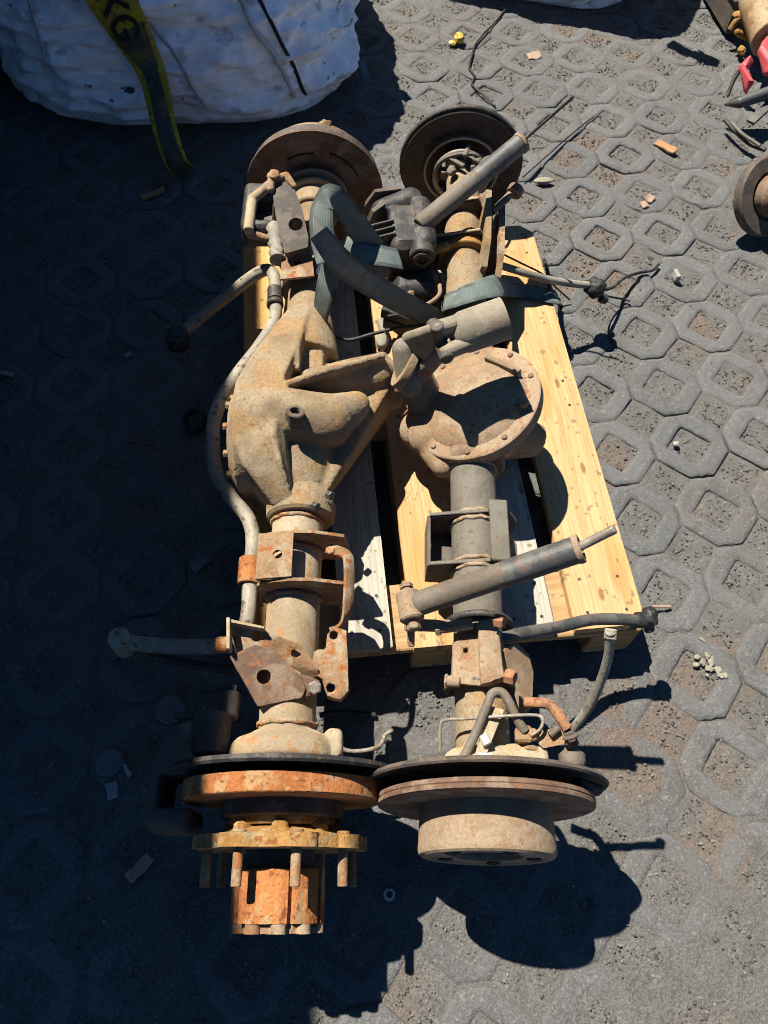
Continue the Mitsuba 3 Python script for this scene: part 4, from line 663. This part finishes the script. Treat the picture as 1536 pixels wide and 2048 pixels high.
tb = thing('tan_post', 'bright tan round post in the top right corner', 'post'); add(tb, cyl((1.471,1.543,0.12), V(*(1.471,1.543,0.12)) + V(.06, .8, .1), .075, 32), 'tan_post_mat')
dk = thing('brown_beam', 'dark brown steel beam at the top right corner left of the tan post', 'beam'); add(dk, [box(V(*(1.45,1.763,0.07)) + V(0, .16, 0), (.075, .3, .11), .006), box(V(*(1.45,1.763,0.07)) + V(-.0, .16, .06), (.095, .3, .012), .003)], 'brown_iron', 30)
bc = thing('rusty_clamp', 'rusty bolted clamp on the ground below the brown beam', 'clamp')
add(bc, [tube([(1.396,1.723,0.06), (1.415,1.732,0.09), (1.448,1.728,0.1), (1.471,1.697,0.08), (1.459,1.67,0.05)], .011, 12), hull(((1.408,1.686,0.07), .012), ((1.462,1.677,0.05), .012)), chunk((1.425,1.746,0.1), (.05, .04, .03), 0, 4), chunk((1.425,1.636,0.03), (.03, .04, .03), 0, 5)], 'rust_yellow', 40)

# ------------------------------------------------------------------ small things on the paving
wc = thing('black_wire', 'kinked black wire lying on the sunny paving behind the far right disc', 'wire')
add(wc, tube([(0.605,2.018,0.006), (0.538,1.912,0.006), (0.493,1.846,0.012), (0.447,1.774,0.008), (0.429,1.718,0.006), (0.402,1.631,0.006), (0.416,1.576,0.006), (0.395,1.528,0.006), (0.425,1.464,0.006), (0.457,1.391,0.006)], .0038, 8, 2), 'black_rubber', 60)
wd = thing('thin_rod', 'thin steel rod lying on the paving right of the far shock absorber', 'rod'); add(wd, tube([(0.474,0.981,0.02), (0.591,1.109,0.012), (0.704,1.228,0.008), (0.79,1.308,0.008)], .0028, 8), 'dark_iron', 60)
def deb(name, label, cat, mesh, mat, sm=40): add(thing(name, label, cat), mesh, mat, sm)
deb('yellow_fruit', 'small yellow rounded scrap on the paving near the black wire', 'scrap', [chunk((0.391,1.802,0.02), (.035, .045, .035), .2, 3, 3), chunk((0.365,1.792,0.008), (.03, .03, .015), .2, 5)], 'yellow_scrap')
def chip(px, size, rz, seed): return wob(wob(box(px, size, .002, (math.cos(rz), math.sin(rz), .05), (-math.sin(rz), math.cos(rz), .08)).subdivide_to_size(.008), 28, .009, seed), 110, .0025, seed + 3)
deb('bark_chip', 'orange bark chip on the sunny paving at upper right', 'bark chip', chip((0.991,1.123,0.008), (.085, .03, .008), -.95, 1), 'brown_chip')
deb('bark_chip_001', 'small pale orange chip below the orange bark chip', 'bark chip', [chip((0.868,0.873,0.005), (.03, .025, .005), .8, 2), chip((0.84,0.843,0.005), (.02, .025, .005), .3, 9)], 'pale_chip')
deb('bark_chip_002', 'small orange fragment on the paving under the second bag shadow', 'bark chip', chip((0.658,1.7,0.005), (.05, .035, .006), .3, 3), 'pale_chip')
deb('bark_chip_003', 'brown chip on the paving at the bottom left near the finned hub', 'bark chip', chip((-0.614,-0.936,0.01), (.05, .022, .01), .75, 4), 'pale_chip')
deb('bark_chip_004', 'brown stick fragment on the shaded paving below the hanging strap', 'bark chip', chip((-0.696,1,0.008), (.075, .022, .008), .35, 5), 'brown_chip')
deb('bark_chip_005', 'brown chip on the shaded paving at the left edge of the picture', 'bark chip', chip((-1.034,0.29,0.008), (.04, .014, .008), -.3, 6), 'pale_chip')
deb('flat_stone', 'pale flat oval stone right of the far disc', 'stone', chunk((0.544,0.978,0.006), (.06, .028, .016), 0, 3), 'cream_scrap')
deb('crumpled_foam', 'crumbled cream foam scrap on the sunny paving right of the near pallet corner', 'foam scrap', [wob(chunk((*V(*(0.574,-0.647,0))[:2] + rng.normal(0, 1, 2) * V(.013, .02), .003), rng.uniform(.005, .017, 3) * V(1, 1, .6), k, k, 2), 90, .005) for k in range(26)], 'cream_scrap')
deb('white_flake', 'white flake standing on the sunny paving right of the sensor cable', 'flake', chip((0.843,0.516,0.012), (.012, .03, .018), 0, 8), 'white_scrap')
deb('white_pebble', 'round white pebble on the sunny paving right of the pallet', 'pebble', [chunk((0.67,-0.074,0.004), (.016, .016, .012), 0, 2)], 'white_scrap')
deb('paper_scrap', 'white diamond shaped scrap on the shaded paving at lower left', 'paper scrap', chip((-0.681,-0.792,0.005), (.022, .03, .004), .3, 2), 'white_scrap')
deb('paper_scrap_001', 'narrow white scrap above the diamond shaped scrap at lower left', 'paper scrap', chip((-0.655,-0.755,0.005), (.009, .026, .004), .6, 3), 'white_scrap')
deb('paper_scrap_002', 'tiny white crumb on the shaded paving left of the stabiliser bar end', 'paper scrap', chip((-0.726,0.336,0.005), (.018, .014, .006), .6, 4), 'white_scrap')
deb('bottle_cap', 'grey flattened cap on the shaded paving below the near stabiliser arm', 'cap', [lathe((-0.574,-0.643,0.003), (.1, .05, 1), [(0, 0), (0, .028), (.005, .03), (.007, .027), (.005, .024), (.005, 0)], 28), bar((-0.582,-0.656,0.011), (-0.561,-0.636,0.011), .004, .004)], 'grey_cap')
deb('bottle_cap_001', 'grey flattened cap on the shaded paving beside the white scraps', 'cap', lathe((-0.689,-0.737,0.003), (.0, .05, 1), [(0, 0), (0, .026), (.004, .028), (.006, .025), (.004, .022), (.004, 0)], 28), 'grey_cap')
deb('rubber_ring', 'black rubber ring on the shaded paving left of the big differential', 'ring', lathe((-0.538,0.087,0.012), (-.3, -.3, 1), [(0, .024), (0, .031), (.012, .033), (.02, .031), (.02, .024), (0, .024)], 32), 'black_rubber')
deb('washer', 'small steel washer in the shadow between the two near wheel ends', 'washer', ring((-0.16,-1.024,0.002), (-0.16,-1.024,0.005), .011, .006, 20, .0005), 'zinc')
deb('dry_leaf', 'dull dry leaf on the shaded paving left of the near clamp', 'leaf', chip((-0.519,-0.31,0.006), (.05, .026, .003), .7, 5), 'grey_cap')
deb('wire_hook', 'bent pale wire between the two near wheel ends', 'wire', tube([(-0.233,-0.796,0.2), (-0.213,-0.804,0.195), (-0.182,-0.804,0.19), (-0.158,-0.795,0.18), (-0.147,-0.776,0.17), (-0.133,-0.767,0.165)], .004, 8), 'bright_steel', 60)
deb('loose_cord', 'thin dark cord lying under the left axle beside the pallet end', 'cord', tube([(-0.268,-0.689,0.03), (-0.227,-0.684,0.02), (-0.187,-0.69,0.015), (-0.156,-0.693,0.01)], .006, 8), 'black_rubber', 60)
deb('splinter', 'pale wooden splinter beyond the near right pallet corner', 'splinter', bar((0.478,-0.512,0.02), (0.527,-0.51,0.004), .006, .004), 'pale_chip')
